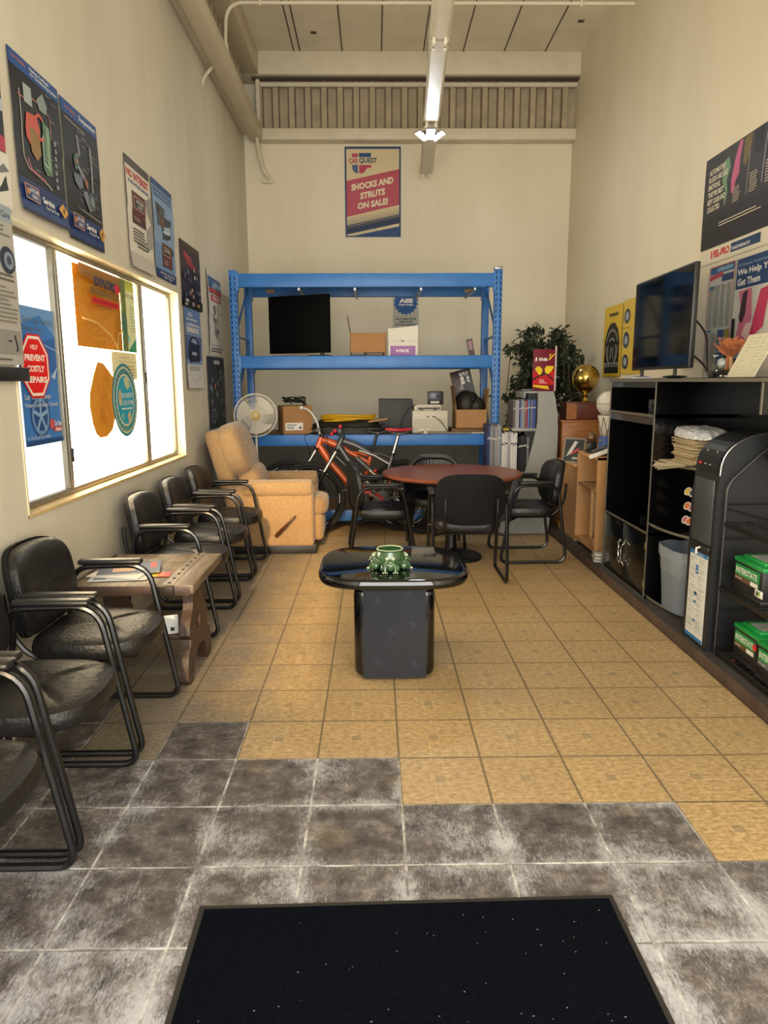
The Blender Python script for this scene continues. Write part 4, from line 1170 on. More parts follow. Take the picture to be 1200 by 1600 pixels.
# coffee pods on a carousel
M_pod = mat('coffee_pod_white', '#c9c7c0', .4)
t = thing('pod_carousel', 'dark wire carousel that holds coffee pods on the cabinet shelf', 'pod holder', (2.01, 4.30, .5855))
mb = MB(); mb.lathe([(.07, 0), (.075, .008), (.02, .012), (.006, .02), (.006, .29), (.012, .30)], (0, 0, 0), M_dgrey, 24); mb.build('stand', t)
mb = MB()
for z in (.06, .15, .24): mb.tube([(math.cos(a) * .045, math.sin(a) * .045, z) for a in [i * math.pi / 12 for i in range(24)]], .002, M_dgrey, 5, closed=True)
mb.build('wire_ring', t)
pods = [(0, .045, 'yellow', '#c8b145'), (0, -.02, 'black', '#34322d'), (1, .04, 'orange', '#c0662c'), (1, -.025, 'pink', '#b05b66'), (2, .055, 'pink', '#b25c72'), (2, .0, 'orange', '#c0662c')]
for lv, dy, cn, cc in pods:
    z = (.24, .15, .06)[lv]
    t = thing('coffee_pod', '%s topped white coffee pod on the %s tier of the carousel in the black cabinet' % (cn, ('top', 'middle', 'lowest')[lv]), 'coffee pod', (1.935, 4.30 + dy + .03, .5855 + z), 0, 'coffee pods on the carousel')
    t.rotation_euler = (R(20), R(-62), 0)
    mb = MB(); mb.lathe([(.017, -.04), (.023, 0), (.027, .001), (.027, .003)], (0, 0, 0), M_pod, 24); mb.build('cup', t)
    mb = MB(); mb.lathe([(.0265, .003), (.026, .0038), (.001, .0038)], (0, 0, 0), M_pod, 24); mb.lathe([(.019, .004), (.001, .0042)], (0, 0, 0), paper(cc), 24, cap=False); mb.build('foil_lid', t)

# trash can with liner
M_bin = mat('grey_bin_plastic', '#6b7480', .45, bump=.04, bscale=60)
t = thing('trash_can', 'grey plastic trash can with a clear liner between the cabinet and water cooler', 'trash can', (1.915, 4.28, .1005))
def binwall(off, z0, z1, r0, r1, m, n=56, e=3.2, nv=10):
    mb = MB()
    def f(u, v):
        a = 2 * math.pi * u; z = z0 + (z1 - z0) * v; k = r0 + (r1 - r0) * v
        x = math.copysign(abs(math.cos(a)) ** (2 / e), math.cos(a)) * (.115 * k + off); y = math.copysign(abs(math.sin(a)) ** (2 / e), math.sin(a)) * (.17 * k + off)
        return (x, y, z)
    mb.grid(f, n, nv, m, closeu=True); return mb
mb = binwall(0, 0, .39, .92, 1.12, M_bin); mb2 = binwall(-.006, .005, .39, .92, 1.12, M_bin)
b0 = len(mb.v); mb.add(mb2.v, mb2.f, M_bin); mb.prism([(math.cos(a) * .105, math.sin(a) * .155) for a in [i * math.pi / 16 for i in range(32)]], 0, .006, M_bin, 'XY'); mb.build('can', t)
mb = MB()
def rim(u, v):
    a = 2 * math.pi * u; q = 2 * math.pi * v; e = 2 / 3.2
    x = math.copysign(abs(math.cos(a)) ** e, math.cos(a)); y = math.copysign(abs(math.sin(a)) ** e, math.sin(a))
    return (x * (.131 + .007 * math.cos(q)), y * (.192 + .007 * math.cos(q)), .385 + .009 * math.sin(q))
mb.grid(rim, 56, 8, M_bin, closeu=True); mb.build('rim', t)
M_liner, nt_, b_ = node_mat('bin_liner_film'); b_.inputs['Base Color'].default_value = rgb('#9aa3ac'); b_.inputs['Roughness'].default_value = .2; b_.inputs['Alpha'].default_value = .55
mb = MB()
def liner(u, v):
    a = 2 * math.pi * u; e = 2 / 3.2; n = mnoise.noise(Vector((math.cos(a) * 4, math.sin(a) * 4, v * 4)))
    x = math.copysign(abs(math.cos(a)) ** e, math.cos(a)); y = math.copysign(abs(math.sin(a)) ** e, math.sin(a))
    if v < .3: k = v / .3; z = .335 + .062 * k; s = 1.035 - .0 * k
    else: k = (v - .3) / .7; z = .397 - .16 * k; s = 1.035 - .13 * k
    return (x * (.134 * s) + .004 * n, y * (.196 * s) + .004 * n, z + .008 * n)
mb.grid(liner, 72, 14, M_liner, closeu=True); mb.build('liner', t)

# ------------------------------------------------------------------ water cooler
M_cool = mat('cooler_black_plastic', '#17181b', .48, bump=.03, bscale=150)
M_coolf = mat('cooler_grey_front', '#3c4044', .35)
t = thing('water_cooler', 'tall black bottle-less water cooler with an instruction sheet on its lower front', 'water cooler', (1.9, 3.77, PZ))
def W(mb): mb.xf = Matrix.Translation((-1.9, -3.77, -PZ)); return mb
y0, y1 = 3.625, 3.915; xf, xb = 1.755, 2.10
side = [(xf, PZ), (xb, PZ), (xb, 1.20)]
for i in range(11):
    a = math.pi / 2 * i / 10; side.append((xb - .10 - .235 * math.sin(a) ** 1.15, 1.02 + .215 * math.cos(a) ** .75))
side = side[:2] + [(xb, 1.195), (xb - .04, 1.225)] + side[3:] + [(xf - .002, .90), (xf, .64)]
mb = W(MB()); mb.prism(side, y0, y1, M_cool, 'XZ'); mb.build('cabinet', t)
mb = W(MB()); inner = [(x - .001, z) for x, z in side[4:15]]
mb.box(xf - .004, xf + .002, y0 + .035, y1 - .035, .645, .99, M_coolf, .004); mb.box(xf - .012, xf, y0 + .03, y1 - .03, .60, .635, M_black, .004); mb.build('dispenser_bay', t)
mb = W(MB()); mb.tube([(xf - .006, 3.75, .62), (xf - .03, 3.75, .615), (xf - .03, 3.75, .585)], .006, M_white, 8); mb.build('tap_lever', t)
mb = W(MB())
pp = [(x, z) for x, z in side if z > 1.0 and x < xf + .13]
for a, b_ in zip(pp[:-1], pp[1:]):
    mb.add([(a[0] - .003, y0 + .03, a[1] + .002), (b_[0] - .003, y0 + .03, b_[1] + .002), (b_[0] - .003, y1 - .03, b_[1] + .002), (a[0] - .003, y1 - .03, a[1] + .002)], [(0, 1, 2, 3)], M_black)
mb.build('control_panel', t)
mb = W(MB()); P_ = [Vector((x - .002, y0 + .004, z)) for x, z in side if z > .985 and x < xb - .09]
mb.tube(P_, .004, M_silver, 6); mb.build('trim_line', t)
mb = W(MB())
for y, m_ in ((3.86, M_red), (3.80, M_white), (3.745, M_white)): mb.sph((xf + .006, y, 1.065), .010 if m_ is M_red else .007, m_, 12, 8, (.6, 1.5 if m_ is M_red else 1.6, .9 if m_ is M_red else .3))
for y in (3.84, 3.73): mb.sph((xf + .032, y, 1.13), .012, M_silver, 12, 8, (.5, 1, 1)); mb.sph((xf + .029, y, 1.13), .009, M_black, 12, 8, (.6, 1, 1))
mb.build('buttons', t)
mb = W(MB()); sh = mat('instruction_sheet', '#cfd0c9', .5)
ya, yb = 3.668, 3.878
mb.box(xf - .002, xf - .0005, ya, yb, .095, .585, sh); X_ = xf - .0024
mb.box(X_ - .0004, X_, ya, yb, .565, .585, paper('#2a6fa8')); mb.box(X_ - .0004, X_, ya, yb, .095, .115, paper('#2a6fa8'))
mb.text('INSTRUCTIONS', (X_ - .0004, yb - .05, .570), (0, -1, 0), (0, 0, 1), .11, .010, M_white, .01)
gm = mat('sheet_print_grey', '#8c8f90', .6); random.seed(5)
z = .55
while z > .13:
    if random.random() < .2: mb.box(X_ - .0003, X_, yb - .11, yb - .08, z - .008, z + .006, paper('#2a6fa8'))
    for k in range(2):
        l = random.uniform(.04, .09)
        mb.box(X_ - .0003, X_, yb - .01 - k * .10 - l, yb - .012 - k * .10, z, z + .0022, gm)
    z -= random.choice((.007, .007, .007, .016))
mb.build('instruction_sheet', t)

# ------------------------------------------------------------------ wire rack with batteries
M_wire = mat('black_wire', '#0d0d0d', .4)
t = thing('wire_rack', 'black wire shelf rack holding the green topped batteries at the right edge of the photo', 'rack', (2.0, 3.1, PZ))
def W(mb): mb.xf = Matrix.Translation((-2.0, -3.1, -PZ)); return mb
RXa, RXb, RYa, RYb = 1.785, 2.22, 2.50, 3.585
for y in (RYb, RYa):
    mb = W(MB())
    mb.tube(fillet([(RXb, y, PZ + .005), (RXb, y, 1.28), (RXb - .16, y, 1.25), (RXa, y, .985), (RXa, y, PZ + .008), (RXa - .0, y - .03, PZ + .006)], .05, 5), .007, M_wire, 8)
    for z in (.88, .70, .55, .32, .17): mb.cyl((RXa, y, z), (RXb, y, z), .0035, M_wire, seg=6)
    mb.cyl((RXa, y, .46), (RXb, y, .12), .0035, M_wire, seg=6); mb.cyl((RXa, y, .86), (RXb, y, .74), .0035, M_wire, seg=6)
    mb.build('end_frame', t)
SH = (.115, .452, .792, 1.135)
for z in SH:
    mb = W(MB()); xa = RXa if z < 1 else RXa + .18
    mb.box(xa - .004, xa + .004, RYa, RYb, z - .028, z - .002, M_wire, .003); mb.box(RXb - .004, RXb + .004, RYa, RYb, z - .028, z - .002, M_wire)
    n = 20
    for i in range(n + 1):
        y = RYa + (RYb - RYa) * i / n; mb.cyl((xa, y, z - .004), (RXb, y, z - .004), .003, M_wire, seg=6)
    for x in (xa + .12, xa + .24): mb.cyl((x, RYa, z - .008), (x, RYb, z - .008), .003, M_wire, seg=6)
    mb.build('wire_shelf', t)
M_bcase = mat('battery_black_case', '#141416', .4)
M_bgreen = mat('battery_green_lid', '#12863a', .35)
M_bgreen2 = mat('label_green', '#1d8a44', .4)
M_brown = mat('label_brown', '#5a4228', .5)
M_lw = mat('label_white', '#dad9d0', .5)
def battery(label, x, y, z, L=.27, rz=0, txt=True, strip=M_brown):
    t = thing('car_battery', label, 'battery', (x, y, z), rz, None)
    # front long face looks along -X; length runs in Y
    mb = MB(); mb.box(0, .17, -L, 0, 0, .165, M_bcase, .006); mb.box(-.004, .175, -L - .004, .004, 0, .02, M_bcase, .003)
    for k in range(5): mb.box(-.002, .0, -L * (.15 + .17 * k) - .004, -L * (.15 + .17 * k), .02, .06, M_bcase)
    mb.build('case', t)
    mb = MB(); mb.box(-.003, .173, -L - .003, .003, .160, .182, M_bgreen, .005); mb.box(.02, .155, -L + .03, -.04, .180, .200, M_bgreen, .006); mb.build('lid', t)
    mb = MB(); mb.box(.035, .14, -L + .05, -.075, .2, .2012, mat('lid_label_grey', '#8e908c', .5))
    mb.build('lid_label', t)
    mb = MB(); mb.box(-.0035, -.001, -L + .03, -.02, .072, .150, M_bgreen2); mb.box(-.0042, -.003, -L + .03, -.02, .072, .098, strip); mb.box(-.0048, -.0042, -L + .035, -L + .10, .074, .094, M_lw)
    if txt: mb.text('INTERSTATE', (-.0036, -.028, .108), (0, -1, 0), (0, 0, 1), L - .07, .030, M_lw, .02, .0012)
    mb.text('BATTERIES', (-.0043, -.028, .080), (0, -1, 0), (0, 0, 1), .06, .008, M_lw, .0, .0008)
    mb.build('label_sticker', t)
    return t
battery('green lidded battery alone on the middle shelf of the wire rack', 1.81, 3.50, SH[1], .27, R(0))
mb = MB(); mb.box(-.0012, 0, -.07, 0, 0, .035, M_lw, .0005); mb.box(-.0018, -.0012, -.045, -.03, .008, .028, paper('#6aa32f')); mb.box(-.0018, -.0012, -.028, -.02, .008, .028, M_bcase)
one(mb, 'price_tag', 'small white tag with a green mark on the middle shelf battery', 'tag', None, (1.8105, 3.29, SH[1] + .035))
bt = battery('green lidded battery with a red round sticker on the lowest shelf of the wire rack', 1.815, 3.46, SH[0], .24)
mb = MB(); mb.lathe([(.017, 0), (.017, .003)], (-.008, -.215, .125), mat('red_dot', '#c32828', .4), 24, axis='X'); mb.build('red_sticker', bt)
battery('green lidded battery with a grey label strip, nearest on the lowest wire shelf', 1.80, 3.205, SH[0], .25, 0, True, mat('label_grey', '#54575a', .5))
battery('green lidded battery on the top shelf of the wire rack', 1.93, 3.43, SH[3], .26, 0, False)
mb = MB(); mb.sph((0, 0, .006), .011, M_red, 12, 8, (1.4, 1, .5)); mb.tube([(0, 0, .006), (.02, -.01, .004), (.035, -.02, .004)], .005, M_red, 6)
one(mb, 'terminal_cap', 'small red plastic cap lying on the kerb under the wire rack', 'cap', None, (1.81, 3.50, PZ))

# ------------------------------------------------------------------ television and small things on the cabinet
CT = 1.5165
M_scr = mat('glossy_screen', '#010204', .08, spec=.14)
t = thing('television', 'black flat screen television standing on the black display cabinet', 'television', (1.98, 5.12, CT), R(-1.5))
mb = MB(); mb.box(0, .035, -.545, .545, .062, .705, M_black, .006); mb.box(.03, .07, -.36, .36, .12, .55, M_black, .015); mb.build('bezel', t)
mb = MB(); mb.box(-.0012, .0, -.533, .533, .082, .693, M_scr); mb.build('screen', t)
mb = MB(); mb.sph((.02, -.28, .01), .01, M_black, 20, 6, (7, 14, 1)); mb.cyl((.02, -.28, .01), (.02, -.28, .08), .012, M_black); mb.build('foot', t)
mb = MB(); mb.sph((.02, .36, .01), .01, M_black, 20, 6, (6, 10, 1)); mb.cyl((.02, .36, .01), (.02, .36, .08), .012, M_black); mb.build('foot', t)
mb = MB(); mb.tube(fillet([(.07, -.40, .38), (.12, -.50, .28), (.10, -.58, .12), (.08, -.66, .01)], .1, 6), .006, M_cable, 6); mb.tube(fillet([(.07, -.42, .15), (.10, -.55, .08), (.08, -.66, .02)], .1, 6), .006, M_cable, 6); mb.build('cable', t)
# coral ornament
t = thing('coral_ornament', 'orange dried coral in a glass bowl on a glossy black oval base, on the cabinet', 'ornament', (2.08, 4.28, CT))
mb = MB(); mb.lathe([(.9, 0), (1, .006), (1, .03), (.93, .042), (.9, .045), (.001, .045)], (0, 0, 0), M_gloss, 48, sx=.10, sy=.155); mb.build('oval_base', t)
M_coral = mat('orange_coral', '#b06a40', .8, var=.2, scale=30)
random.seed(21); mb = MB()
for k in range(130):
    a = random.uniform(0, 6.28); r = random.uniform(.15, 1.15)
    p0 = Vector((math.cos(a) * .01, math.sin(a) * .02, .12)); p1 = Vector((math.cos(a) * r * .06, math.sin(a) * r * .105, .15 + random.uniform(0, .05))); p2 = p1 + Vector((random.uniform(-.03, .03), random.uniform(-.03, .03), random.uniform(.005, .035)))
    mb.tube([p0, p1, p2], [.0022, .0016, .0012], M_coral, 5)
    for q in range(4): mb.tube([p1.lerp(p2, q / 3), p1.lerp(p2, q / 3) + Vector((random.uniform(-.02, .02), random.uniform(-.02, .02), random.uniform(-.004, .02)))], [.0014, .001], M_coral, 4)
mb.tube([(0, .03, .045), (0, .02, .13)], .01, M_coral, 8); mb.tube([(0, -.03, .045), (0, -.01, .13)], .012, mat('amber_stem', '#9a6a34', .3), 8); mb.build('coral', t)
mb = MB(); mb.sph((-.02, .05, .085), .035, mat('glass_grey', '#9da2a0', .05, spec=.9), 16, 10, (.7, 1, .9)); mb.tube([(-.06, .03, .13), (-.062, .05, .122), (-.06, .075, .13)], .004, M_white, 6); mb.build('glass_shell', t)
mb = MB(); mb.sph((0, 0, .055), .06, mat('dim_grey_cloth', '#6b6a66', .8), 20, 12, (.8, 1, .9)); one(mb, 'round_speaker', 'round grey speaker between the television and the coral ornament', 'speaker', None, (2.17, 4.54, CT))
# leaning sheet
mb = MB(); mb.xf = Matrix.Rotation(R(26), 4, 'Y'); mb.box(0, .004, -.30, .0, 0, .26, mat('cream_sheet', '#c9c3a8', .7))
random.seed(8)
for k in range(12):
    for j in range(4):
        if random.random() < .75: mb.box(-.0006, 0, -.05 - j * .065 - random.uniform(.02, .045), -.05 - j * .065, .235 - k * .019, .2365 - k * .019, mat('typed_grey', '#6f6b60', .7))
one(mb, 'price_sheet', 'cream printed sheet leaning back on the cabinet right of the coral ornament', 'sheet', None, (1.98, 4.10, CT))
mb = MB(); mb.box(-.07, .07, -.10, .10, 0, .012, paper('#b8bcc0')); one(mb, 'booklet', 'thin pale booklet lying under the television corner on the cabinet', 'booklet', None, (1.93, 5.36, CT))

# ------------------------------------------------------------------ light wood shelves beyond the cabinet
M_birch = mat('birch_veneer', '#b98a58', .5, var=.08, scale=3, stretch=(6, 6, 1))
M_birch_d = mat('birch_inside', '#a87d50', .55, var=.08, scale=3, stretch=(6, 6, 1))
t = thing('bookcase', 'light wood open bookcase next to the black cabinet, holding the trophies', 'bookcase', (2.0, 6.07, PZ))
def W(mb): mb.xf = Matrix.Translation((-2.0, -6.07, -PZ)); return mb
a0, a1 = 5.76, 6.36; X0 = 1.80
mb = W(MB()); mb.box(X0, 2.25, a0, a0 + .025, PZ, .89, M_birch); mb.build('side_panel', t)
mb = W(MB()); mb.box(X0, 2.25, a1 - .02, a1, PZ, .89, M_birch); mb.build('side_panel', t)
mb = W(MB()); mb.box(X0, 2.25, a0, a1, .87, .895, M_birch); mb.build('top_board', t)
mb = W(MB()); mb.box(2.05, 2.07, a0 + .02, a1 - .02, PZ, .87, M_birch_d); mb.build('back_panel', t)
mb = W(MB()); mb.box(X0 + .01, 2.05, a0 + .02, a1 - .02, .60, .62, M_birch_d); mb.box(X0, 2.05, a0 + .02, a1 - .02, PZ + .03, PZ + .055, M_birch); mb.build('shelf', t)
mb = W(MB()); mb.box(X0 + .01, 2.05, a0 + .17, a0 + .19, PZ + .055, .60, M_birch); mb.build('divider', t)
mb = MB(); mb.box(0, .2, -.025, .025, 0, .40, M_black, .002)
for i in range(24): mb.box(-.001, 0, -.02, .02, .04 + i * .0145, .048 + i * .0145, mat('binder_ring_grey', '#a3a3a0', .4))
one(mb, 'spiral_binder', 'black spiral bound book standing in the light wood bookcase', 'book', None, (1.83, 5.89, .1305 + .07))
mb = MB(); mb.box(-.02, .16, -.08, .0, 0, .07, M_birch_d, .002); one(mb, 'wood_block', 'low wood block under the spiral bound book', 'block', None, (1.83, 5.925, .1305))
t = thing('low_shelf', 'plain light wood shelf unit holding the framed picture, beside the bookcase', 'shelf', (2.0, 6.66, PZ))
def W(mb): mb.xf = Matrix.Translation((-2.0, -6.66, -PZ)); return mb
mb = W(MB()); mb.box(X0 + .005, X0 + .025, 6.38, 6.93, PZ, .745, M_birch); mb.box(X0 + .02, 2.25, 6.38, 6.40, PZ, .745, M_birch); mb.box(X0 + .02, 2.25, 6.91, 6.93, PZ, .745, M_birch); mb.build('cabinet_body', t)
mb = W(MB()); mb.box(X0 - .03, 2.25, 6.37, 6.95, .745, .768, M_birch, .003); mb.build('top_board', t)
mb = W(MB()); mb.box(X0 + .02, 2.25, 6.93, 6.95, .768, .90, M_birch); mb.build('back_board', t)
t = thing('framed_picture', 'small framed dark picture with red and white print, leaning on the low wood shelf', 'picture', (1.80, 6.52, .769), R(-42)); t.rotation_euler = (R(-14), 0, R(-36))
mb = MB(); mb.box(-.10, .10, 0, .01, 0, .225, mat('frame_grey', '#7d7a70', .4), .002); mb.build('frame', t)
mb = MB(); mb.box(-.088, .088, -.001, 0, .012, .213, paper('#2b3230')); mb.prism([(-.07, .05), (-.02, .09), (.03, .19), (.0, .20), (-.04, .12)], -.0018, -.001, paper('#b9b6b0')); mb.prism([(-.04, .06), (.04, .11), (.05, .14), (-.01, .10)], -.0022, -.0016, paper('#b03a3a')); mb.box(-.01, .07, -.0022, -.001, .03, .05, paper('#a8a39a')); mb.build('print', t)
mb = MB(); mb.tube([(0, 0, 0), (.02, .0, .0), (.04, .02, .0)], .006, M_brownwood); one(mb, 'pen', 'short brown pen lying at the front corner of the low wood shelf', 'pen', None, (1.79, 6.78, .775))

# trophies, phone
M_gold = mat('polished_gold', '#b39a55', .16, 1.0)
M_goldd = mat('dull_gold', '#8a7440', .35, .9)
M_trophyw = mat('trophy_white', '#c8c4b8', .4, var=.05, scale=12)
t = thing('phone', 'white desk telephone with a dark handset at the near corner of the light bookcase', 'telephone', (1.86, 5.90, .896), R(-10)); t.rotation_euler = (R(0), R(-22), R(-25))
mb = MB(); mb.box(-.08, .09, -.09, .09, 0.0, .035, M_white, .01); mb.build('body', t)
mb = MB(); mb.tube([(-.06, .05, .045), (0, .05, .055), (.06, .05, .045)], [.018, .012, .018], M_dgrey, 12); mb.build('handset', t)
mb = MB()
for i in range(4):
    for j in range(3): mb.box(-.05 + i * .025, -.033 + i * .025, -.06 + j * .025, -.043 + j * .025, .035, .038, M_dgrey)
mb.build('keypad', t)
t = thing('blue_box', 'small blue box standing behind the white telephone', 'box', (1.93, 6.02, .896))
mb = MB(); mb.box(-.04, .11, -.05, .06, 0, .145, mat('blue_carton', '#4a63a0', .5), .003); mb.build('carton_body', t)
mb = MB(); mb.box(-.0415, -.04, -.04, .05, .10, .13, mat('dark_blue_band', '#222c4a', .5)); mb.box(-.0418, -.041, -.02, .03, .11, .12, M_lw); mb.build('band', t)
t = thing('trophy', 'small trophy with a dull bronze ball on a dark square base', 'trophy', (1.86, 6.16, .896))
mb = MB(); mb.box(-.045, .045, -.045, .045, 0, .02, M_black, .004); mb.box(-.035, .035, -.035, .035, .02, .09, M_black, .003); mb.build('base', t)
mb = MB(); mb.box(-.036, -.035, -.02, .02, .035, .075, M_gold); mb.build('plate', t)
mb = MB(); mb.sph((0, 0, .13), .045, mat('bronze_ball', '#6b5238', .35, .5), 24, 16); mb.build('ball', t)
t = thing('net_trophy', 'trophy of a white ball over a white net shaped cup with gold cords', 'trophy', (2.03, 6.27, .896))
mb = MB(); mb.lathe([(.035, 0), (.04, .02), (.055, .1), (.075, .2), (.092, .30), (.09, .31), (.07, .30)], (0, 0, 0), M_trophyw, 32); mb.build('net_cup', t)
mb = MB()
for k in range(8):
    for s in (-1, 1):
        mb.tube([(math.cos(a) * r, math.sin(a) * r, z) for a, r, z in [(k * math.pi / 4 + s * u * .8, .041 + .053 * u ** 1.0, .02 + .28 * u) for u in [i / 8 for i in range(9)]]], .003, M_goldd, 5)
mb.build('cords', t)
mb = MB(); mb.sph((0, 0, .41), .108, M_trophyw, 32, 20)
mb.tube([(math.cos(a) * .109, math.sin(a) * .109, .41) for a in [i * math.pi / 20 for i in range(40)]], .002, M_dgrey, 5, closed=True)
mb.tube([(0.0, math.cos(a) * .109, .41 + math.sin(a) * .109) for a in [i * math.pi / 20 for i in range(40)]], .002, M_dgrey, 5, closed=True); mb.build('ball', t)
t = thing('gold_trophy', 'gold and white trophy with a small gold ball, half hidden by the black cabinet', 'trophy', (2.07, 6.05, .896))
mb = MB(); mb.lathe([(.05, 0), (.05, .03), (.02, .05), (.035, .10), (.015, .14), (.03, .20), (.012, .24), (.028, .30), (.012, .36)], (0, 0, 0), M_trophyw, 24); mb.build('stem', t)
mb = MB(); mb.sph((0, 0, .44), .085, M_gold, 28, 18); mb.build('ball', t)
# oak cabinet, mahogany box, gold basketball trophy
M_oak = mat('oak_chest', '#7c4a1e', .45, col2='#9c6430', scale=4, stretch=(2, 2, 9))
M_redw = mat('reddish_wood_box', '#54261a', .4, var=.15, scale=6)
t = thing('oak_cabinet', 'reddish oak cabinet in the back right corner under the wooden box and gold ball', 'cabinet', (2.05, 7.22, PZ))
mb = MB(); mb.box(-.23, .23, -.22, .25, 0, 1.03, M_oak, .006); mb.build('body', t)
mb = MB(); mb.box(-.24, .24, -.23, .26, 1.03, 1.05, M_oak, .004); mb.box(-.19, .19, -.222, -.22, .1, .98, M_oak, .001); mb.build('top_and_panel', t)
t = thing('wooden_box', 'reddish brown wooden box on the oak cabinet, under the gold basketball', 'box', (2.04, 7.2, PZ + 1.051))
mb = MB(); mb.box(-.17, .17, -.14, .14, 0, .165, M_redw, .005); mb.build('body', t)
mb = MB(); mb.box(-.17, -.07, -.1412, -.14, .01, .155, M_oak); mb.box(-.175, .175, -.145, .145, .155, .172, M_redw, .003); mb.build('lid', t)
t = thing('basketball_trophy', 'large shiny gold basketball trophy on a flared stand, on the wooden box', 'trophy', (2.07, 7.15, PZ + 1.224))
mb = MB(); mb.lathe([(.06, 0), (.062, .006), (.03, .015), (.022, .04), (.032, .06), (.020, .075), (.05, .095), (.085, .11), (.088, .115), (.06, .112)], (0, 0, 0), M_gold, 32); mb.build('stand', t)
mb = MB(); mb.sph((0, 0, .232), .13, M_gold, 40, 26)
for ax in range(3):
    pts = []
    for i in range(48):
        a = i * math.pi / 24
        p = (math.cos(a), math.sin(a), 0) if ax == 0 else ((math.cos(a), 0, math.sin(a)) if ax == 1 else (0, math.cos(a), math.sin(a)))
        pts.append(Vector(p) * .1305 + Vector((0, 0, .232)))
    mb.tube(pts, .002, M_goldd, 5, closed=True)
mb.build('ball', t)
# stack of papers on the kerb
random.seed(31)
for k in range(5):
    mb = MB(); mb.box(-.09, .09, -.06, .06, 0, .013, paper(('#b8b4aa', '#7f7d78', '#c9c6bd', '#8e8472', '#b3b1aa')[k]), .003)
    one(mb, 'booklet', ORD[k] + ' booklet from the bottom of the pile on the kerb beside the bookcase', 'booklet', 'booklets piled on the kerb', (1.84, 5.60, PZ + k * .0135), R(random.uniform(-12, 12)))

# ------------------------------------------------------------------ grey brochure stand
M_grey = mat('grey_laminate', '#8b8c86', .45, var=.03)
t = thing('brochure_stand', 'tall grey curved brochure stand holding catalogues, beside the blue rack', 'display stand', (1.5, 7.15, 0))
def W(mb): mb.xf = Matrix.Translation((-1.5, -7.15, 0)); return mb
outer = [(1.575, 1.405), (1.725, 1.405), (1.745, 1.33), (1.765, 1.2), (1.778, 1.05), (1.78, .9), (1.775, .7), (1.76, .45), (1.735, .2), (1.715, .005), (1.08, .005), (1.08, .02), (1.36, .18), (1.44, .50), (1.51, .78), (1.55, .95), (1.575, 1.1)]
for y in (7.0, 7.42):
    mb = W(MB()); mb.prism(outer, y, y + .025, M_grey, 'XZ'); mb.build('side_panel', t)
mb = W(MB()); mb.box(1.45, 1.70, 7.02, 7.43, 1.385, 1.405, M_grey, .004); mb.box(1.44, 1.455, 7.0, 7.445, 1.34, 1.405, M_grey, .005); mb.build('top_board', t)
mb = W(MB()); mb.box(1.34, 1.58, 7.02, 7.43, 1.02, 1.05, M_grey, .004); mb.box(1.09, 1.5, 7.02, 7.43, .60, .62, M_grey, .004); mb.box(1.09, 1.6, 7.02, 7.43, .03, .09, M_grey, .004); mb.build('shelf', t)
mb = W(MB()); mb.box(1.69, 1.705, 7.02, 7.43, .03, 1.39, M_grey); mb.box(1.08, 1.10, 7.0, 7.445, 0, .62, M_grey, .003); mb.build('back_panel', t)
def booklet_row(x0, x1, z, h, n, cols, label, group, y=7.03, d=.30):
    rnd = random.Random(n * 7 + int(z * 100)); x = x0; i = 0
    while x < x1 - .008:
        w = rnd.choice((.009, .012, .015, .02)); c = rnd.choice(cols)
        mb = MB(); hh = h * rnd.uniform(.94, 1.02)
        mb.box(0, w - .0015, 0, d, 0, hh, paper(c)); mb.box(-.0003, w - .0012, -.0006, 0, hh * .7, hh * .74, paper('#3b3f4a' if c[1] in 'abcdef' else '#b8b5ae'))
        one(mb, 'catalogue', ORD[i] + ' ' + label, 'catalogue', group, (x, y + rnd.uniform(0, .015), z))
        x += w + .0006; i += 1
G = ['#8f8f92', '#a9a59c', '#6f6d6a', '#b8b6b0', '#5b5550', '#7b7468', '#4c4a48', '#86888c']
booklet_row(1.345, 1.57, 1.051, .275, 12, G + ['#8d3440', '#3d4f86', '#5d74a8'], 'thin catalogue from the left in the upper row of the brochure stand', 'catalogues in the upper row of the grey stand')
booklet_row(1.10, 1.24, .621, .46, 11, ['#8a8078', '#6d6660', '#7a8794', '#5b4f48', '#93908c', '#33395f'], 'dull spined catalogue from the left in the lower row of the brochure stand', 'dull catalogues left in the lower row of the grey stand')
booklet_row(1.24, 1.40, .621, .39, 10, ['#cfcdc8', '#c4c2bb', '#d6d4cf', '#9a98a0'], 'white catalogue from the left in the lower row of the brochure stand', 'white catalogues in the lower row of the grey stand')
booklet_row(1.405, 1.50, .621, .36, 8, ['#232326', '#38383a', '#1b1b1d', '#6e6d6b'], 'dark catalogue from the left in the lower row of the brochure stand', 'dark catalogues in the lower row of the grey stand')
mb = MB(); mb.box(-.03, .03, -.06, .06, 0, .02, paper('#b39a1f'), .004); one(mb, 'yellow_tab', 'yellow booklet lying on top of the lower row of catalogues', 'booklet', None, (1.285, 7.12, 1.037 - .01))
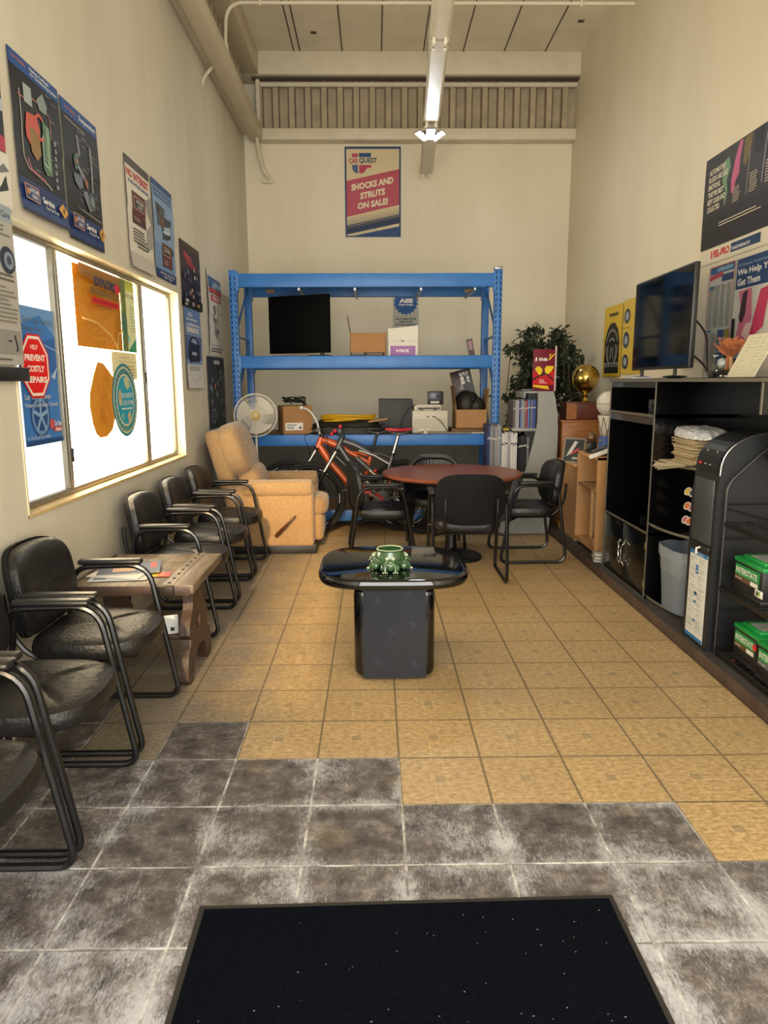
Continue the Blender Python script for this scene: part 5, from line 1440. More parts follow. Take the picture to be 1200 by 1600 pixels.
# red sign on the stand
t = thing('product_display', 'red and yellow cardboard product display on top of the grey brochure stand', 'sign', (1.65, 7.1, 1.4055), R(3))
mb = MB(); mb.box(-.115, .115, 0, .006, 0, .40, paper('#6b1428'), .001); mb.box(.100, .116, -.003, .007, 0, .43, paper('#b9a9a8')); mb.build('board', t)
mb = MB(); Yf = -.0006
def P2(poly, col, k=0): mb.prism(poly, Yf - .0008 * (k + 1), Yf, paper(col), 'XZ')
P2([(-.113, .06), (-.113, .20), (-.02, .14), (.08, .20), (.098, .2), (.098, .06)], '#b3161c', 0)
P2([(-.095, .21), (-.075, .235), (-.045, .235), (-.02, .205), (-.032, .15), (-.045, .145)], '#e0c020', 1); P2([(.0, .215), (.02, .24), (.085, .24), (.09, .225), (.06, .18), (.015, .15)], '#e0c020', 1)
P2([(-.113, .10), (-.03, .15), (0, .165), (.03, .15), (.098, .09), (.098, .105), (.03, .165), (0, .178), (-.03, .165), (-.113, .118)], '#17120f', 2)
P2([(-.113, .045), (-.105, .06), (.04, .05), (.05, .015), (-.04, .03)], '#d8b51c', 2)
P2([(.03, .30), (.09, .36), (.095, .35), (.045, .295)], '#e0c020', 2); P2([(.04, .335), (.055, .36), (.06, .355), (.05, .33)], '#e0c020', 2)
P2([(-.095, .29), (-.09, .32), (-.08, .325), (-.075, .30), (-.085, .28)], '#d9d3cf', 2)
mb.text('STA-BIL', (-.058, Yf - .002, .288), (1, 0, 0), (0, 0, 1), .085, .030, paper('#e6e0da'), .05)
for i, l in enumerate((.05, .05, .075)): mb.box(-.05, -.05 + l, Yf - .002, Yf, .105 - i * .014, .111 - i * .014, paper('#d9b7b5'))
mb.build('printed_graphics', t)
mb = MB(); mb.box(-.1, .1, -.06, .05, 0, .010, paper('#3a3d42'), .002); mb.box(-.06, .06, -.04, .03, .010, .018, paper('#7d8084'), .002); one(mb, 'loose_brochure', 'dark brochures lying on top of the grey stand, left of the red display', 'brochure', None, (1.50, 7.14, 1.4055))

# ------------------------------------------------------------------ ficus in the corner
M_leaf = mat('ficus_leaf', '#1b2415', .45, col2='#313c24', scale=9, spec=.6)
M_bark = mat('ficus_bark', '#4a3a2b', .8)
t = thing('potted_ficus', 'dark green leafy ficus plant in the back right corner behind the brochure stand', 'plant', (1.88, 8.05, 0))
mb = MB(); mb.lathe([(.14, 0), (.19, .3), (.2, .32), (.19, .33), (.17, .30)], (0, 0, 0), mat('clay_pot', '#6e5c4c', .7), 32); mb.lathe([(.17, .29), (.001, .30)], (0, 0, 0), M_bark, 24, cap=False); mb.build('pot', t)
random.seed(17); mb = MB(); tips = []
mb.tube([(0, 0, .28), (.02, .01, .7), (-.02, 0, 1.1), (0, 0, 1.6)], [.022, .018, .015, .010], M_bark, 8)
for k in range(46):
    a = random.uniform(0, 6.28); z0 = random.uniform(1.0, 1.72); r = random.uniform(.16, .40)
    p = [Vector((0, 0, z0)), Vector((math.cos(a) * r * .5, math.sin(a) * r * .4, z0 + random.uniform(.15, .45))), Vector((math.cos(a) * r, math.sin(a) * r * .75, z0 + random.uniform(.0, .45))), Vector((math.cos(a) * r * 1.12, math.sin(a) * r * .85, z0 - random.uniform(.05, .35)))]
    pts = fillet(p, .2, 6); mb.tube(pts, [.005] * len(pts), M_bark, 5); tips.append(pts)
mb.build('trunk', t)
mb = MB(); LV = []
def leaf(p, d, L, w, roll):
    p = Vector((min(p.x, .34), min(p.y, .80), p.z)); d = Vector((min(d.x, .35), d.y, d.z)).normalized(); side = d.cross(Vector((0, 0, 1)));
    if side.length < .1: side = Vector((1, 0, 0))
    side.normalize(); side = Matrix.Rotation(roll, 3, d) @ side; nn = side.cross(d)
    pts = [p, p + d * L * .3 + side * w, p + d * L * .3 + nn * w * .25, p + d * L * .3 - side * w, p + d * L * .7 + side * w * .75 - nn * w * .2, p + d * L * .7 + nn * 0, p + d * L * .7 - side * w * .75 - nn * w * .2, p + d * L - nn * w * .7]
    mb.add(pts, [(0, 2, 1), (0, 3, 2), (1, 2, 5, 4), (2, 3, 6, 5), (4, 5, 7), (5, 6, 7)], M_leaf)
for pts in tips:
    for k in range(72):
        i = random.randint(2, len(pts) - 1); p = pts[i] + Vector([random.gauss(0, .035) for _ in range(3)])
        d = Vector((random.gauss(0, 1) + p.x * 1.5, random.gauss(0, 1) + p.y * 1.5, random.uniform(-1.6, .4)))
        leaf(p, d, random.uniform(.06, .105), random.uniform(.014, .022), random.uniform(-1, 1))
for a, z in ((2.9, .95), (3.3, .8), (2.7, .7), (3.6, 1.05), (3.1, 1.2)):
    p0 = Vector((0, 0, z + .2)); 
    for k in range(22):
        u = random.uniform(.4, 1); p = p0 + Vector((math.cos(a) * .47 * u, math.sin(a) * .3 * u, -.12 * u * u + random.gauss(0, .03)))
        leaf(p, Vector((random.gauss(-.5, .6), random.gauss(0, .6), random.uniform(-1.2, 0))), .085, .018, random.uniform(-1, 1))
mb.build('foliage', t)
for k, (x, y, z) in enumerate(((-.28, -.36, 1.18), (.12, -.38, 1.36), (-.05, -.37, 1.62))):
    mb = MB(); mb.lathe([(.001, -.014), (.009, -.008), (.011, .0), (.007, .010), (.001, .016)], (0, 0, 0), mat('mini_bulb', '#b99a8c', .2), 12); mb.cyl((0, 0, .014), (0, .03, .03), .004, M_cable, seg=6)
    one(mb, 'string_bulb', ('leftmost', 'rightmost', 'topmost')[k] + ' tiny pale string light bulb hanging in the dark ficus leaves', 'bulb', 'string light bulbs in the ficus', (1.88 + x, 8.05 + y, z))
# ------------------------------------------------------------------ wall posters
def poster(label, cat, o, u, w, h, base, ops, bow=.008, film_=False, name='poster', curl=0.0, tilt=0.0, thick=.0012, outline=None):
    pc = film if film_ else paper
    u = Vector(u); v = Vector((0, 0, 1)); n = u.cross(v)
    Rm = Matrix((u, v, n)).transposed()
    bm = bmesh.new(); mats = []
    def mi(m):
        if m not in mats: mats.append(m)
        return mats.index(m)
    def face(pts, lift, m):
        k = mi(m)
        vs_ = [bm.verts.new((a * w, b_ * h, lift)) for a, b_ in pts]
        f = bm.faces.new(vs_); f.material_index = k
    outl = outline or [(0, 0), (1, 0), (1, 1), (0, 1)]
    face(outl, 0, pc(base))
    face(list(reversed(outl)), -thick, pc('#8f8b80'))
    lift = .0007
    for op in ops:
        k = op[0]
        if k == 'r': _, x0, y0, x1, y1, c = op; face([(x0, y0), (x1, y0), (x1, y1), (x0, y1)], lift, pc(c))
        elif k == 'p': face(op[1], lift, pc(op[2]))
        elif k == 'c':
            _, cx, cy, rx, ry, c = op; face([(cx + rx * math.cos(i * math.pi / 16), cy + ry * math.sin(i * math.pi / 16)) for i in range(32)], lift, pc(c))
        elif k == 'o':                       # ring
            _, cx, cy, rx, ry, wd, c = op; N_ = 32
            for i in range(N_):
                a, b_ = 2 * math.pi * i / N_, 2 * math.pi * (i + 1) / N_
                face([(cx + rx * math.cos(a), cy + ry * math.sin(a)), (cx + rx * math.cos(b_), cy + ry * math.sin(b_)), (cx + (rx - wd) * math.cos(b_), cy + (ry - wd * ry / rx) * math.sin(b_)), (cx + (rx - wd) * math.cos(a), cy + (ry - wd * ry / rx) * math.sin(a))], lift, pc(c))
        elif k == 'l':
            _, pts, wd, c = op
            for (xa, ya), (xb, yb) in zip(pts[:-1], pts[1:]):
                d = Vector(((xb - xa) * w, (yb - ya) * h)); L_ = d.length or 1e-6; q = Vector((-d.y, d.x)) / L_ * wd / 2
                ox, oy = q.x / w, q.y / h
                face([(xa + ox, ya + oy), (xa - ox, ya - oy), (xb - ox, yb - oy), (xb + ox, yb + oy)], lift, pc(c))
        elif k == 's':                       # lines of small print
            _, x0, y0, x1, y1, nl, c = op; rnd = random.Random(int(x0 * 977 + y0 * 131 + nl))
            st = (y1 - y0) / nl
            for i in range(nl):
                y = y1 - (i + .7) * st; xe = x0 + (x1 - x0) * rnd.uniform(.72, 1)
                face([(x0, y), (xe, y), (xe, y + st * .42), (x0, y + st * .42)], lift, pc(c))
        elif k == 't':
            _, s, x0, y0, x1, y1, c = op[:7]; bold = op[7] if len(op) > 7 else .02; sk = op[8] if len(op) > 8 else 0
            vs_, fs = text_geo(s, bold); mk = mi(pc(c))
            ax0 = min(p.x for p in vs_); ax1 = max(p.x for p in vs_); ay0 = min(p.y for p in vs_); ay1 = max(p.y for p in vs_)
            bv = []
            for p in vs_:
                fx = (p.x - ax0) / (ax1 - ax0); fy = (p.y - ay0) / max(1e-6, ay1 - ay0)
                bv.append(bm.verts.new(((x0 + (x1 - x0) * fx) * w, (y0 + (y1 - y0) * fy + sk * fx) * h, lift)))
            for f in fs:
                try: nf = bm.faces.new([bv[i] for i in f]); nf.material_index = mk
                except ValueError: pass
        lift += .0003
    if bow or curl:
        for i in range(1, 14):
            bmesh.ops.bisect_plane(bm, geom=bm.verts[:] + bm.edges[:] + bm.faces[:], plane_co=(0, h * i / 14, 0), plane_no=(0, 1, 0))
    for vt in bm.verts:
        t_ = vt.co.y / h; s_ = vt.co.x / w
        vt.co.z += .006 + bow * (1 - math.cos(t_ * math.pi * 2)) / 2 * (1 if t_ > .5 else .6) + curl * max(0, .22 - t_) ** 2 * 12 + bow * .25 * math.sin(t_ * 9 + s_ * 0)
    me = bpy.data.meshes.new(name); bm.to_mesh(me); bm.free()
    for m in mats: me.materials.append(m)
    ob = bpy.data.objects.new(name, me); C.objects.link(ob)
    M4 = Rm.to_4x4(); M4.translation = Vector(o); ob.matrix_world = M4 @ Matrix.Rotation(tilt, 4, 'Z')
    return tag(ob, label, cat)
YL = (0, 1, 0)
W_, NV, K_, RD, OR_ = '#dedbd2', '#1c3468', '#181614', '#b8303c', '#c98a3a'
rnd = random.Random(2)
def napa(x, y, s=1):
    return [('r', x, y, x + .24 * s, y + .085 * s, '#c8905a'), ('r', x + .012, y + .006, x + .24 * s - .012, y + .085 * s - .006, NV), ('c', x + .05 * s, y + .045 * s, .028 * s, .018 * s, '#b8763a'),
            ('t', 'AUTOCARE', x + .075 * s, y + .046 * s, x + .225 * s, y + .07 * s, W_), ('t', 'CENTER', x + .10 * s, y + .014 * s, x + .20 * s, y + .036 * s, W_)]
ops = [('r', 0, .02, 1, .16, NV), ('r', 0, .16, 1, .22, '#1e2e58'), ('r', 0, .905, 1, 1, '#234a86'), ('t', 'Your Vehicle\'s', .05, .955, .33, .975, '#d06a3a'),
       ('t', 'Heating, Cooling &', .40, .955, .80, .985, W_, .02), ('t', 'Air Conditioning System', .40, .925, .96, .952, W_, .02),
       ('l', [(.14, .78), (.14, .36), (.22, .30), (.60, .26), (.68, .24)], .008, '#a8a296'), ('l', [(.10, .74), (.30, .74), (.30, .78), (.62, .78), (.74, .74), (.74, .60)], .007, '#a06a5a'),
       ('r', .22, .72, .38, .84, '#9aa39f'), ('p', [(.48, .80), (.62, .87), (.70, .80), (.66, .74), (.52, .74)], '#7e8a86'),
       ('p', [(.20, .56), (.24, .66), (.44, .68), (.50, .60), (.46, .50), (.30, .46), (.22, .50)], '#b8503c'), ('p', [(.28, .58), (.48, .58), (.50, .44), (.40, .38), (.30, .42)], '#8a6a34'),
       ('o', .50, .62, .11, .09, .03, '#b8503c'), ('p', [(.56, .68), (.70, .66), (.72, .34), (.58, .32), (.52, .36)], '#4e7150'), ('p', [(.62, .66), (.68, .65), (.69, .38), (.63, .36)], '#7f9a7e'),
       ('l', [(.54, .58), (.54, .40), (.62, .38)], .006, '#c9cdd0'), ('l', [(.20, .36), (.26, .30), (.55, .27)], .010, '#a85a66')]
for k in range(7): ops.append(('o', .80 + .01 * math.sin(k), .58 - k * .05, .022, .014, .008, '#c7cad0'))
for k in range(12):
    x, y = rnd.uniform(.3, .8), rnd.uniform(.26, .88); ops.append(('l', [(x, y), (x + .10, y)], .003, '#8f8d86'))
ops += napa(.06, .085, 1.15) + [('t', 'Service', .40, .105, .64, .150, W_, .03), ('t', 'You Can Trust', .44, .072, .72, .094, W_, .01), ('p', [(.74, .125), (.85, .175), (.96, .125), (.85, .07)], '#c99434'), ('l', [(.82, .105), (.88, .145), (.86, .10), (.83, .14)], .008, '#6a4a1c')]
poster('dark poster with a cooling system diagram and blue borders, left of the suspension poster', 'poster', (WL, 3.3466, 2.25), YL, 0.4914, 0.6569, K_, ops, .008, curl=.03)
ops = [('r', 0, .02, 1, .20, NV), ('r', 0, .905, 1, 1, '#234a86'), ('t', 'Your Vehicle\'s', .10, .945, .40, .965, '#d06a3a'), ('t', 'Suspension', .48, .925, .95, .972, W_, .02), ('l', [(.08, .875), (.62, .86)], .005, '#a8a296')]
for a, b_ in (((.36, .80), (.40, .66)), ((.72, .78), (.74, .44)), ((.34, .66), (.26, .54)), ((.30, .58), (.52, .50))): ops.append(('l', [a, b_], .032, '#5a6066')); ops.append(('l', [a, b_], .010, '#9aa0a2'))
ops += [('c', .28, .60, .07, .05, '#3a5a50'), ('c', .30, .60, .03, .02, '#a06a4a'), ('p', [(.20, .50), (.42, .52), (.46, .44), (.34, .40), (.22, .44)], '#5d6a78'), ('p', [(.42, .40), (.56, .42), (.66, .30), (.60, .26), (.48, .34)], '#6d7680'), ('c', .68, .36, .10, .07, '#4a525a'), ('c', .69, .36, .05, .04, '#7a8288'), ('p', [(.48, .52), (.60, .50), (.58, .44), (.50, .46)], '#8a5a4a')]
for k in range(30):
    x, y = rnd.uniform(.08, .8), rnd.uniform(.24, .84); ops.append(('l', [(x, y), (x + .09, y - .004)], .0028, '#8f8d86'))
ops += [('l', [(.3, .245), (.85, .225)], .004, '#a8a296')] + napa(.05, .09, 1.2) + [('t', 'Service', .40, .115, .68, .158, W_, .03), ('t', 'You Can Trust', .46, .085, .76, .106, W_, .01), ('p', [(.76, .13), (.86, .185), (.96, .13), (.86, .07)], '#c99434'), ('l', [(.83, .11), (.88, .15), (.86, .105), (.84, .145)], .008, '#6a4a1c')]
poster('dark poster of suspension parts with blue bands, right of the cooling system poster', 'poster', (WL, 3.8587, 2.2293), YL, 0.4707, 0.6673, K_, ops, .010, curl=.01)
poster('white poster with red words about no interest above the window', 'poster', (WL, 4.7794, 2.2293), YL, 0.4914, 0.6724, '#d6d0c2',
       [('r', 0, .92, 1, 1, '#4c463e'), ('t', 'NO INTEREST', .03, .82, .94, .895, '#b23a34', .05), ('t', 'IF PAID WITHIN 6 MONTHS', .08, .765, .92, .80, '#2c4878', .02), ('p', [(.72, .70), (1, .78), (1, .50), (.80, .58)], '#8f8d88'), ('p', [(.75, .42), (1, .52), (1, .28), (.70, .20)], '#9c9a94'), ('r', .18, .42, .72, .71, '#5a2626'), ('r', .24, .56, .66, .67, '#c9a488'), ('r', .255, .567, .645, .663, '#2e2b33'), ('t', 'AUTOCARE', .34, .62, .62, .65, W_), ('t', 'CENTER', .40, .58, .58, .605, W_), ('r', .18, .42, .72, .50, '#43181c'), ('s', .22, .45, .5, .49, 2, '#a98a84'),
        ('s', .16, .24, .72, .38, 5, '#4a4844'), ('s', .3, .2, .9, .26, 2, '#4a4844'), ('r', 0, 0, 1, .14, '#b9b5a8')], .012, curl=.03)
poster('pale blue poster showing repair cards and a credit card, right of the no interest poster', 'poster', (WL, 5.3225, 2.2469), YL, 0.5172, 0.6621, '#6f8db4',
       [('r', 0, .94, 1, 1, '#33507f'), ('t', 'Now There\'s Two Great', .08, .885, .92, .925, '#22385f', .01), ('t', 'Ways To Pay For It', .08, .83, .90, .87, '#22385f', .01), ('r', 0, .35, 1, .82, '#7f9bbd'), ('p', [(.10, .78), (.55, .76), (.50, .56), (.16, .54)], '#4b5357'), ('c', .24, .72, .07, .04, '#2a2f33'), ('p', [(.28, .66), (.85, .68), (.80, .46), (.40, .42)], '#39424c'), ('c', .40, .60, .08, .05, '#7a4a3a'), ('p', [(.45, .56), (.80, .60), (.78, .54), (.50, .50)], '#9db4c4'), ('l', [(.4, .50), (.78, .53)], .02, '#b8c4cc'), ('r', .34, .14, .82, .385, '#5a2a28'), ('r', .40, .26, .72, .35, '#c9a488'), ('r', .415, .267, .705, .343, '#2e2b33'), ('t', 'AUTOCARE', .46, .305, .68, .33, W_), ('c', .84, .34, .07, .04, '#39424c'), ('s', .40, .16, .6, .22, 2, '#b08a84'), ('r', 0, 0, 1, .09, NV), ('t', 'FAST, EASY AND SECURE', .2, .045, .9, .07, W_, .01), ('t', 'APPLY TODAY', .35, .015, .8, .035, W_, .01)], .01)
ops = [('r', 0, .90, 1, 1, '#3a2c22'), ('p', [(.10, .82), (.72, .70), (.80, .60), (.30, .66)], '#8c2836'), ('p', [(.12, .86), (.5, .80), (.6, .74), (.2, .78)], '#a43344')]
for k in range(34):
    x, y = rnd.uniform(.05, .9), rnd.uniform(.14, .62); s_ = rnd.uniform(.03, .10); ops.append(('p', [(x, y), (x + s_, y + .02), (x + s_ * .8, y + .07), (x - .01, y + .05)], rnd.choice(('#4a5578', '#7a3040', '#2c3354', '#8d8893', '#5b3a4a', '#b0a58c', '#1a1c2a'))))
ops += [('r', 0, 0, 1, .15, K_), ('r', .10, .07, .26, .12, '#a8a4a0'), ('r', .42, .04, .56, .10, '#8a8690'), ('r', .7, .05, .84, .10, '#a07848'), ('r', .06, .02, .2, .05, '#b8b4b0')]
poster('dark racing collage poster with red brush lettering, right of the window top', 'poster', (WL, 6.0104, 2.1155), YL, 0.6414, 0.5172, '#23202c', ops, .008)
poster('blue poster with white season lettering and a dark car, under the racing collage', 'poster', (WL, 6.0311, 1.4534), YL, 0.5379, 0.6569, '#7c93b8',
       [('r', 0, .80, 1, 1, '#5f7cab'), ('t', 'it\'s', .25, .90, .50, .955, W_, .02), ('t', 'preventive', .12, .84, .78, .885, W_, .02), ('t', 'maintenance', .18, .785, .92, .825, W_, .02), ('t', 'season', .10, .70, .82, .765, W_, .03), ('r', 0, .36, 1, .66, '#54668e'), ('p', [(.10, .40), (.14, .56), (.34, .65), (.66, .64), (.85, .54), (.88, .40), (.70, .34), (.25, .33)], '#22263a'), ('p', [(.28, .58), (.38, .63), (.62, .62), (.68, .56)], '#8d9ab4'), ('c', .26, .37, .09, .05, '#0e0f14'), ('c', .74, .38, .08, .05, '#0e0f14'), ('r', .34, .42, .64, .46, '#9aa2b0'), ('r', 0, 0, 1, .30, '#c9c7c0'), ('s', .14, .22, .9, .28, 3, '#5a5a60'), ('l', [(.3, .14), (.5, .06), (.8, .16)], .006, '#8a8780')], .012, curl=.02)
poster('white paper with red headings over a line drawing, beside the blue rack', 'poster', (WL, 6.9105, 1.7535), YL, 0.6, 0.781, '#c6c3ba',
       [('r', .05, .80, .95, .93, '#3d5a86'), ('p', [(.3, .84), (.6, .90), (.9, .86), (.9, .82), (.3, .81)], '#8da0b4'), ('r', .05, .755, .95, .795, '#b03438'), ('r', .05, .735, .95, .75, '#7a3038'), ('r', .16, .65, .86, .72, '#b03438'), ('t', 'STRUTS', .26, .665, .76, .705, W_, .03), ('l', [(.35, .60), (.40, .52), (.30, .45), (.42, .38), (.36, .30), (.50, .22)], .03, '#4a4c4e'), ('l', [(.58, .62), (.60, .44), (.52, .34), (.62, .2)], .018, '#5d6062'), ('c', .42, .44, .12, .05, '#6d7072'), ('c', .56, .30, .10, .04, '#55585a'), ('o', .38, .56, .09, .05, .02, '#55585a'), ('s', .1, .04, .9, .10, 2, '#55585a'), ('l', [(.05, .13), (.95, .13)], .003, '#77756e')], .02, curl=.0)
ops = [('r', .38, .90, .72, .95, '#c9c7c0'), ('t', 'pay on', .43, .91, .67, .94, K_, .01)]
for k in range(26):
    x, y = rnd.uniform(.08, .9), rnd.uniform(.1, .84); s_ = rnd.uniform(.02, .05); ops.append(('p', [(x - s_, y - .03), (x + s_ * .4, y - .03), (x + s_, y + .03), (x - s_ * .4, y + .04)], rnd.choice(('#5b6068', '#8d9298', '#3a3f47', '#71777e', '#a9acb0'))))
ops += [('o', .22, .18, .12, .10, .02, '#8d9298'), ('o', .78, .28, .14, .12, .02, '#7d8288'), ('c', .22, .18, .04, .03, '#5b6068'), ('r', .3, .55, .37, .63, '#b07040')]
poster('dark charcoal poster full of small chrome parts, behind the recliner beside the blue rack', 'poster', (WL, 6.776, 1.0655), YL, 0.7448, 0.6776, '#2a2d33', ops, .006)
# posters at the left edge of the photo
poster('dark poster with a blue car and red stripe, cut off by the left photo edge', 'poster', (WL, 2.7104, 2.4517), YL, 0.5483, 0.4759, '#1b1c24',
       [('p', [(.2, .0), (1, .0), (1, .12), (.5, .2)], '#a8304a'), ('p', [(.4, .2), (.95, .3), (1, .55), (.6, .5)], '#54678c'), ('p', [(.7, .28), (1, .34), (1, .44), (.8, .4)], '#aab4c4'), ('r', 0, .92, 1, 1, '#9fb3b4')], .004)
poster('white sheet with dark scribbled print above the grey tyre poster at the left edge', 'poster', (WL, 2.7311, 2.2242), YL, 0.5483, 0.2224, '#d0ccc0', [('p', [(.75, .2), (.95, .35), (.92, .6), (.85, .4)], '#2b2b2b'), ('p', [(.7, .5), (.98, .7), (.9, .8)], '#6b6a66')], .004)
ops = [('r', 0, .90, 1, 1, '#8f9aa0'), ('t', 'Care', .82, .925, .97, .965, '#2f3d55'), ('s', .3, .80, .97, .88, 3, '#6d6860'), ('c', .86, .66, .13, .085, '#2c3440'), ('c', .88, .66, .085, .055, '#7c8894'), ('c', .88, .66, .04, .028, '#3b4652'), ('s', .3, .52, .97, .58, 2, '#5d5850'), ('s', .3, .26, .97, .50, 9, '#7d786e'), ('r', .2, .07, .97, .22, '#8b8780'), ('l', [(.86, .19), (.90, .10), (.87, .09)], .012, '#1b1b1b'), ('l', [(.74, .15), (.80, .15)], .006, '#1b1b1b'), ('s', .3, .02, .95, .045, 1, '#55524c')]
poster('grey information poster with a tyre drawing at the left photo edge', 'poster', (WL + .004, 2.7518, 1.5776), YL, 0.4914, 0.6517, '#a8a49a', ops, .004)
mb = MB(); mb.box(0, .03, -.5, 0, 0, .06, M_black, .006); one(mb, 'literature_rail', 'black plastic rail mounted on the wall under the grey tyre poster', 'rail', None, (WL + .001, 3.248, 1.508))

# ------------------------------------------------------------------ prints on the window
FXI = FX - .003
ops = [('p', [(0, .85), (.6, .95), (1, .80), (1, 1), (0, 1)], '#6fa0d8'), ('t', 'Be Sure Your Vehicle\'s', .04, .885, .98, .93, '#5f6f80', .02), ('t', 'Ready For...', .1, .82, .75, .865, '#5f6f80', .02), ('p', [(.2, .72), (1, .80), (1, .50), (.75, .56), (.45, .6)], '#2d68b4'), ('l', [(.3, .78), (1, .70)], .006, '#8fb4de'), ('p', [(.8, .5), (1, .58), (.9, .48)], '#b8cde4'), ('c', .42, .22, .26, .17, '#214f8c'), ('o', .42, .21, .23, .14, .05, '#6f95c4')]
for k in range(5):
    a = k * 1.257 + .3; ops.append(('l', [(.42, .21), (.42 + .20 * math.cos(a), .21 + .125 * math.sin(a))], .018, '#8fb0d8'))
ops += [('t', 'Let Us Perform', .04, .335, .72, .375, '#b9c4cf', .03), ('t', 'Your Courtesy Check', .02, .27, .92, .31, '#b9c4cf', .03), ('t', 'For The Life of Your Vehicle', .02, .045, .62, .07, '#c9d4e0', .01), ('r', 0, 0, 1, .035, '#1d4a80'), ('p', [(.62, .14), (.66, .185), (.78, .17), (.74, .11), (.66, .10)], '#d05a5a'), ('r', .74, .08, .97, .12, '#d05a5a'), ('t', 'Car Care', .76, .125, .96, .165, '#e6e6e6', .04), ('t', 'Aware', .78, .085, .95, .115, '#f0eaea', .04)]
poster('blue translucent courtesy check poster stuck on the left window pane', 'poster', (FXI, 3.388, 1.2052), YL, 0.3983, 0.6517, '#3e80cc', ops, 0, True, 'window_poster')
oct_ = lambda k: [(.5 + k * .54 * math.cos(R(22.5 + 45 * i)), .5 + k * .54 * math.sin(R(22.5 + 45 * i))) for i in range(8)]
poster('red octagonal stop sign shaped sticker about preventing costly repairs, on the window', 'sign', (FXI + .008, 3.3859, 1.4297), YL, 0.2948, 0.3021, '#c81428',
       [('p', oct_(.93), '#f0e6d8'), ('p', oct_(.84), '#e01818'), ('t', 'HELP', .36, .76, .62, .83, '#f6ece0', .01), ('t', 'PREVENT', .14, .58, .86, .68, '#f6ece0', .04), ('t', 'COSTLY', .20, .41, .80, .51, '#f6ece0', .04), ('t', 'REPAIRS', .14, .24, .86, .34, '#f6ece0', .04)], 0, False, 'octagon_sticker', outline=oct_(1.0))
# orange street map
def mapline(n, seedv, col='#d9a850', x0=.02, x1=.98, y0=.02, y1=.98):
    r_ = random.Random(seedv); out = []
    for k in range(n):
        x, y = r_.uniform(x0, x1), r_.uniform(y0, y1); a = r_.choice((0, 1.571, .6, 2.2)) + r_.uniform(-.15, .15); L_ = r_.uniform(.06, .28)
        xe, ye = min(x1, max(x0, x + math.cos(a) * L_)), min(y1, max(y0, y + math.sin(a) * L_)); out.append(('l', [(x, y), (xe, ye)], .0032, col))
    return out
ops = mapline(110, 3) + [('l', [(0, .34), (.3, .32), (.6, .18), (.75, .0)], .012, '#e6bc6a'), ('l', [(.72, 0), (.78, .22), (.98, .34)], .012, '#e6bc6a'), ('p', [(.0, .86), (1, .80), (1, 1), (0, 1)], '#8a5f1c'), ('t', 'EXPLORE', .30, .78, .78, .90, '#1d3050', .05), ('t', 'NEIGHBORHOODS', .20, .665, .82, .76, '#7a5a1c', .05), ('r', .22, .555, .82, .635, '#d81818'), ('t', 'EAST BIDWELL ROAD', .25, .578, .79, .612, '#7a1010', .02), ('c', .80, .83, .07, .06, '#d82030'), ('p', [(.90, .0), (1, .0), (1, 1), (.86, 1), (.92, .5)], '#6f7a3c'), ('p', [(.86, .30), (1, .2), (.98, .5), (.88, .55)], '#4f7a5a')]
poster('orange street map poster backlit on the middle window pane', 'map', (FXI, 4.0759, 1.7017), YL, 0.7241, 0.4448, '#d08a12', ops, 0, True, 'street_map')
ops = [('r', .1, .86, .98, 1, '#cfd85a'), ('t', 'CLEAN AIR', .05, .76, .95, .82, '#7d8a80', .01), ('p', [(0, .1), (.05, .55), (.2, .62), (.38, .45), (.36, .12), (.2, 0), (0, 0)], '#5ab894'), ('p', [(.3, 0), (.98, .22), (.9, 0)], '#35a07a'), ('s', .6, .28, .95, .66, 9, '#c0c8a4'), ('p', [(.2, .12), (.3, .28), (.5, .2), (.3, .06)], '#8ad4be')]
poster('pale green clean air poster at the right of the orange street map on the window', 'poster', (FXI, 4.8053, 1.7017), YL, 0.2793, 0.4604, '#e6ecb8', ops, 0, True, 'window_poster')
poster('pale cream notice hanging below the green poster on the middle pane', 'notice', (FXI - .004, 4.5932, 1.5207), YL, 0.4759, 0.1759, '#f0e8b8', [('t', 'Your Things We Offer', .30, .76, .66, .84, '#8a7c50', .01), ('l', [(.22, .66), (.95, .66)], .003, '#a09468'), ('s', .6, .1, .95, .55, 4, '#b8ac7c')], 0, True, 'notice')
# orange map fragment and round sticker
out = [(.28, 0), (.55, -.0), (.78, .08), (.95, .28), (.86, .52), (.98, .78), (.60, .98), (.38, 1.0), (.22, .84), (.04, .60), (.0, .44), (.06, .2), (.16, .06)]
poster('orange map fragment with a rounded outline, left of the teal round sticker on the window', 'map', (FXI, 4.1794, 1.1793), YL, 0.4345, 0.4448, '#dc9420', mapline(60, 8, '#c07c18', .28, .72, .1, .9), 0, True, 'map_fragment', outline=out)
circ = [(.5 + .5 * math.cos(i * math.pi / 24), .5 + .5 * math.sin(i * math.pi / 24)) for i in range(48)]
ops = [('o', .5, .5, .46, .46, .03, '#d8d4b0'), ('c', .5, .5, .36, .36, '#e0dcb8'), ('c', .5, .5, .33, .33, '#18a8c8'), ('p', [(.46, .80), (.62, .82), (.72, .70), (.60, .64), (.50, .70)], '#c9d4a8'), ('p', [(.24, .62), (.32, .66), (.36, .50), (.28, .42), (.22, .48)], '#d8b078'), ('p', [(.55, .30), (.66, .36), (.68, .22), (.58, .18)], '#d8c090'), ('p', [(.30, .30), (.40, .34), (.36, .22)], '#9ac8b0'),
       ('t', 'THE EARTH', .30, .53, .78, .60, '#cfe8e4', .03), ('t', 'IS OUR HOME', .28, .43, .80, .50, '#cfe8e4', .03), ('s', .32, .36, .76, .41, 1, '#e0ece8')]
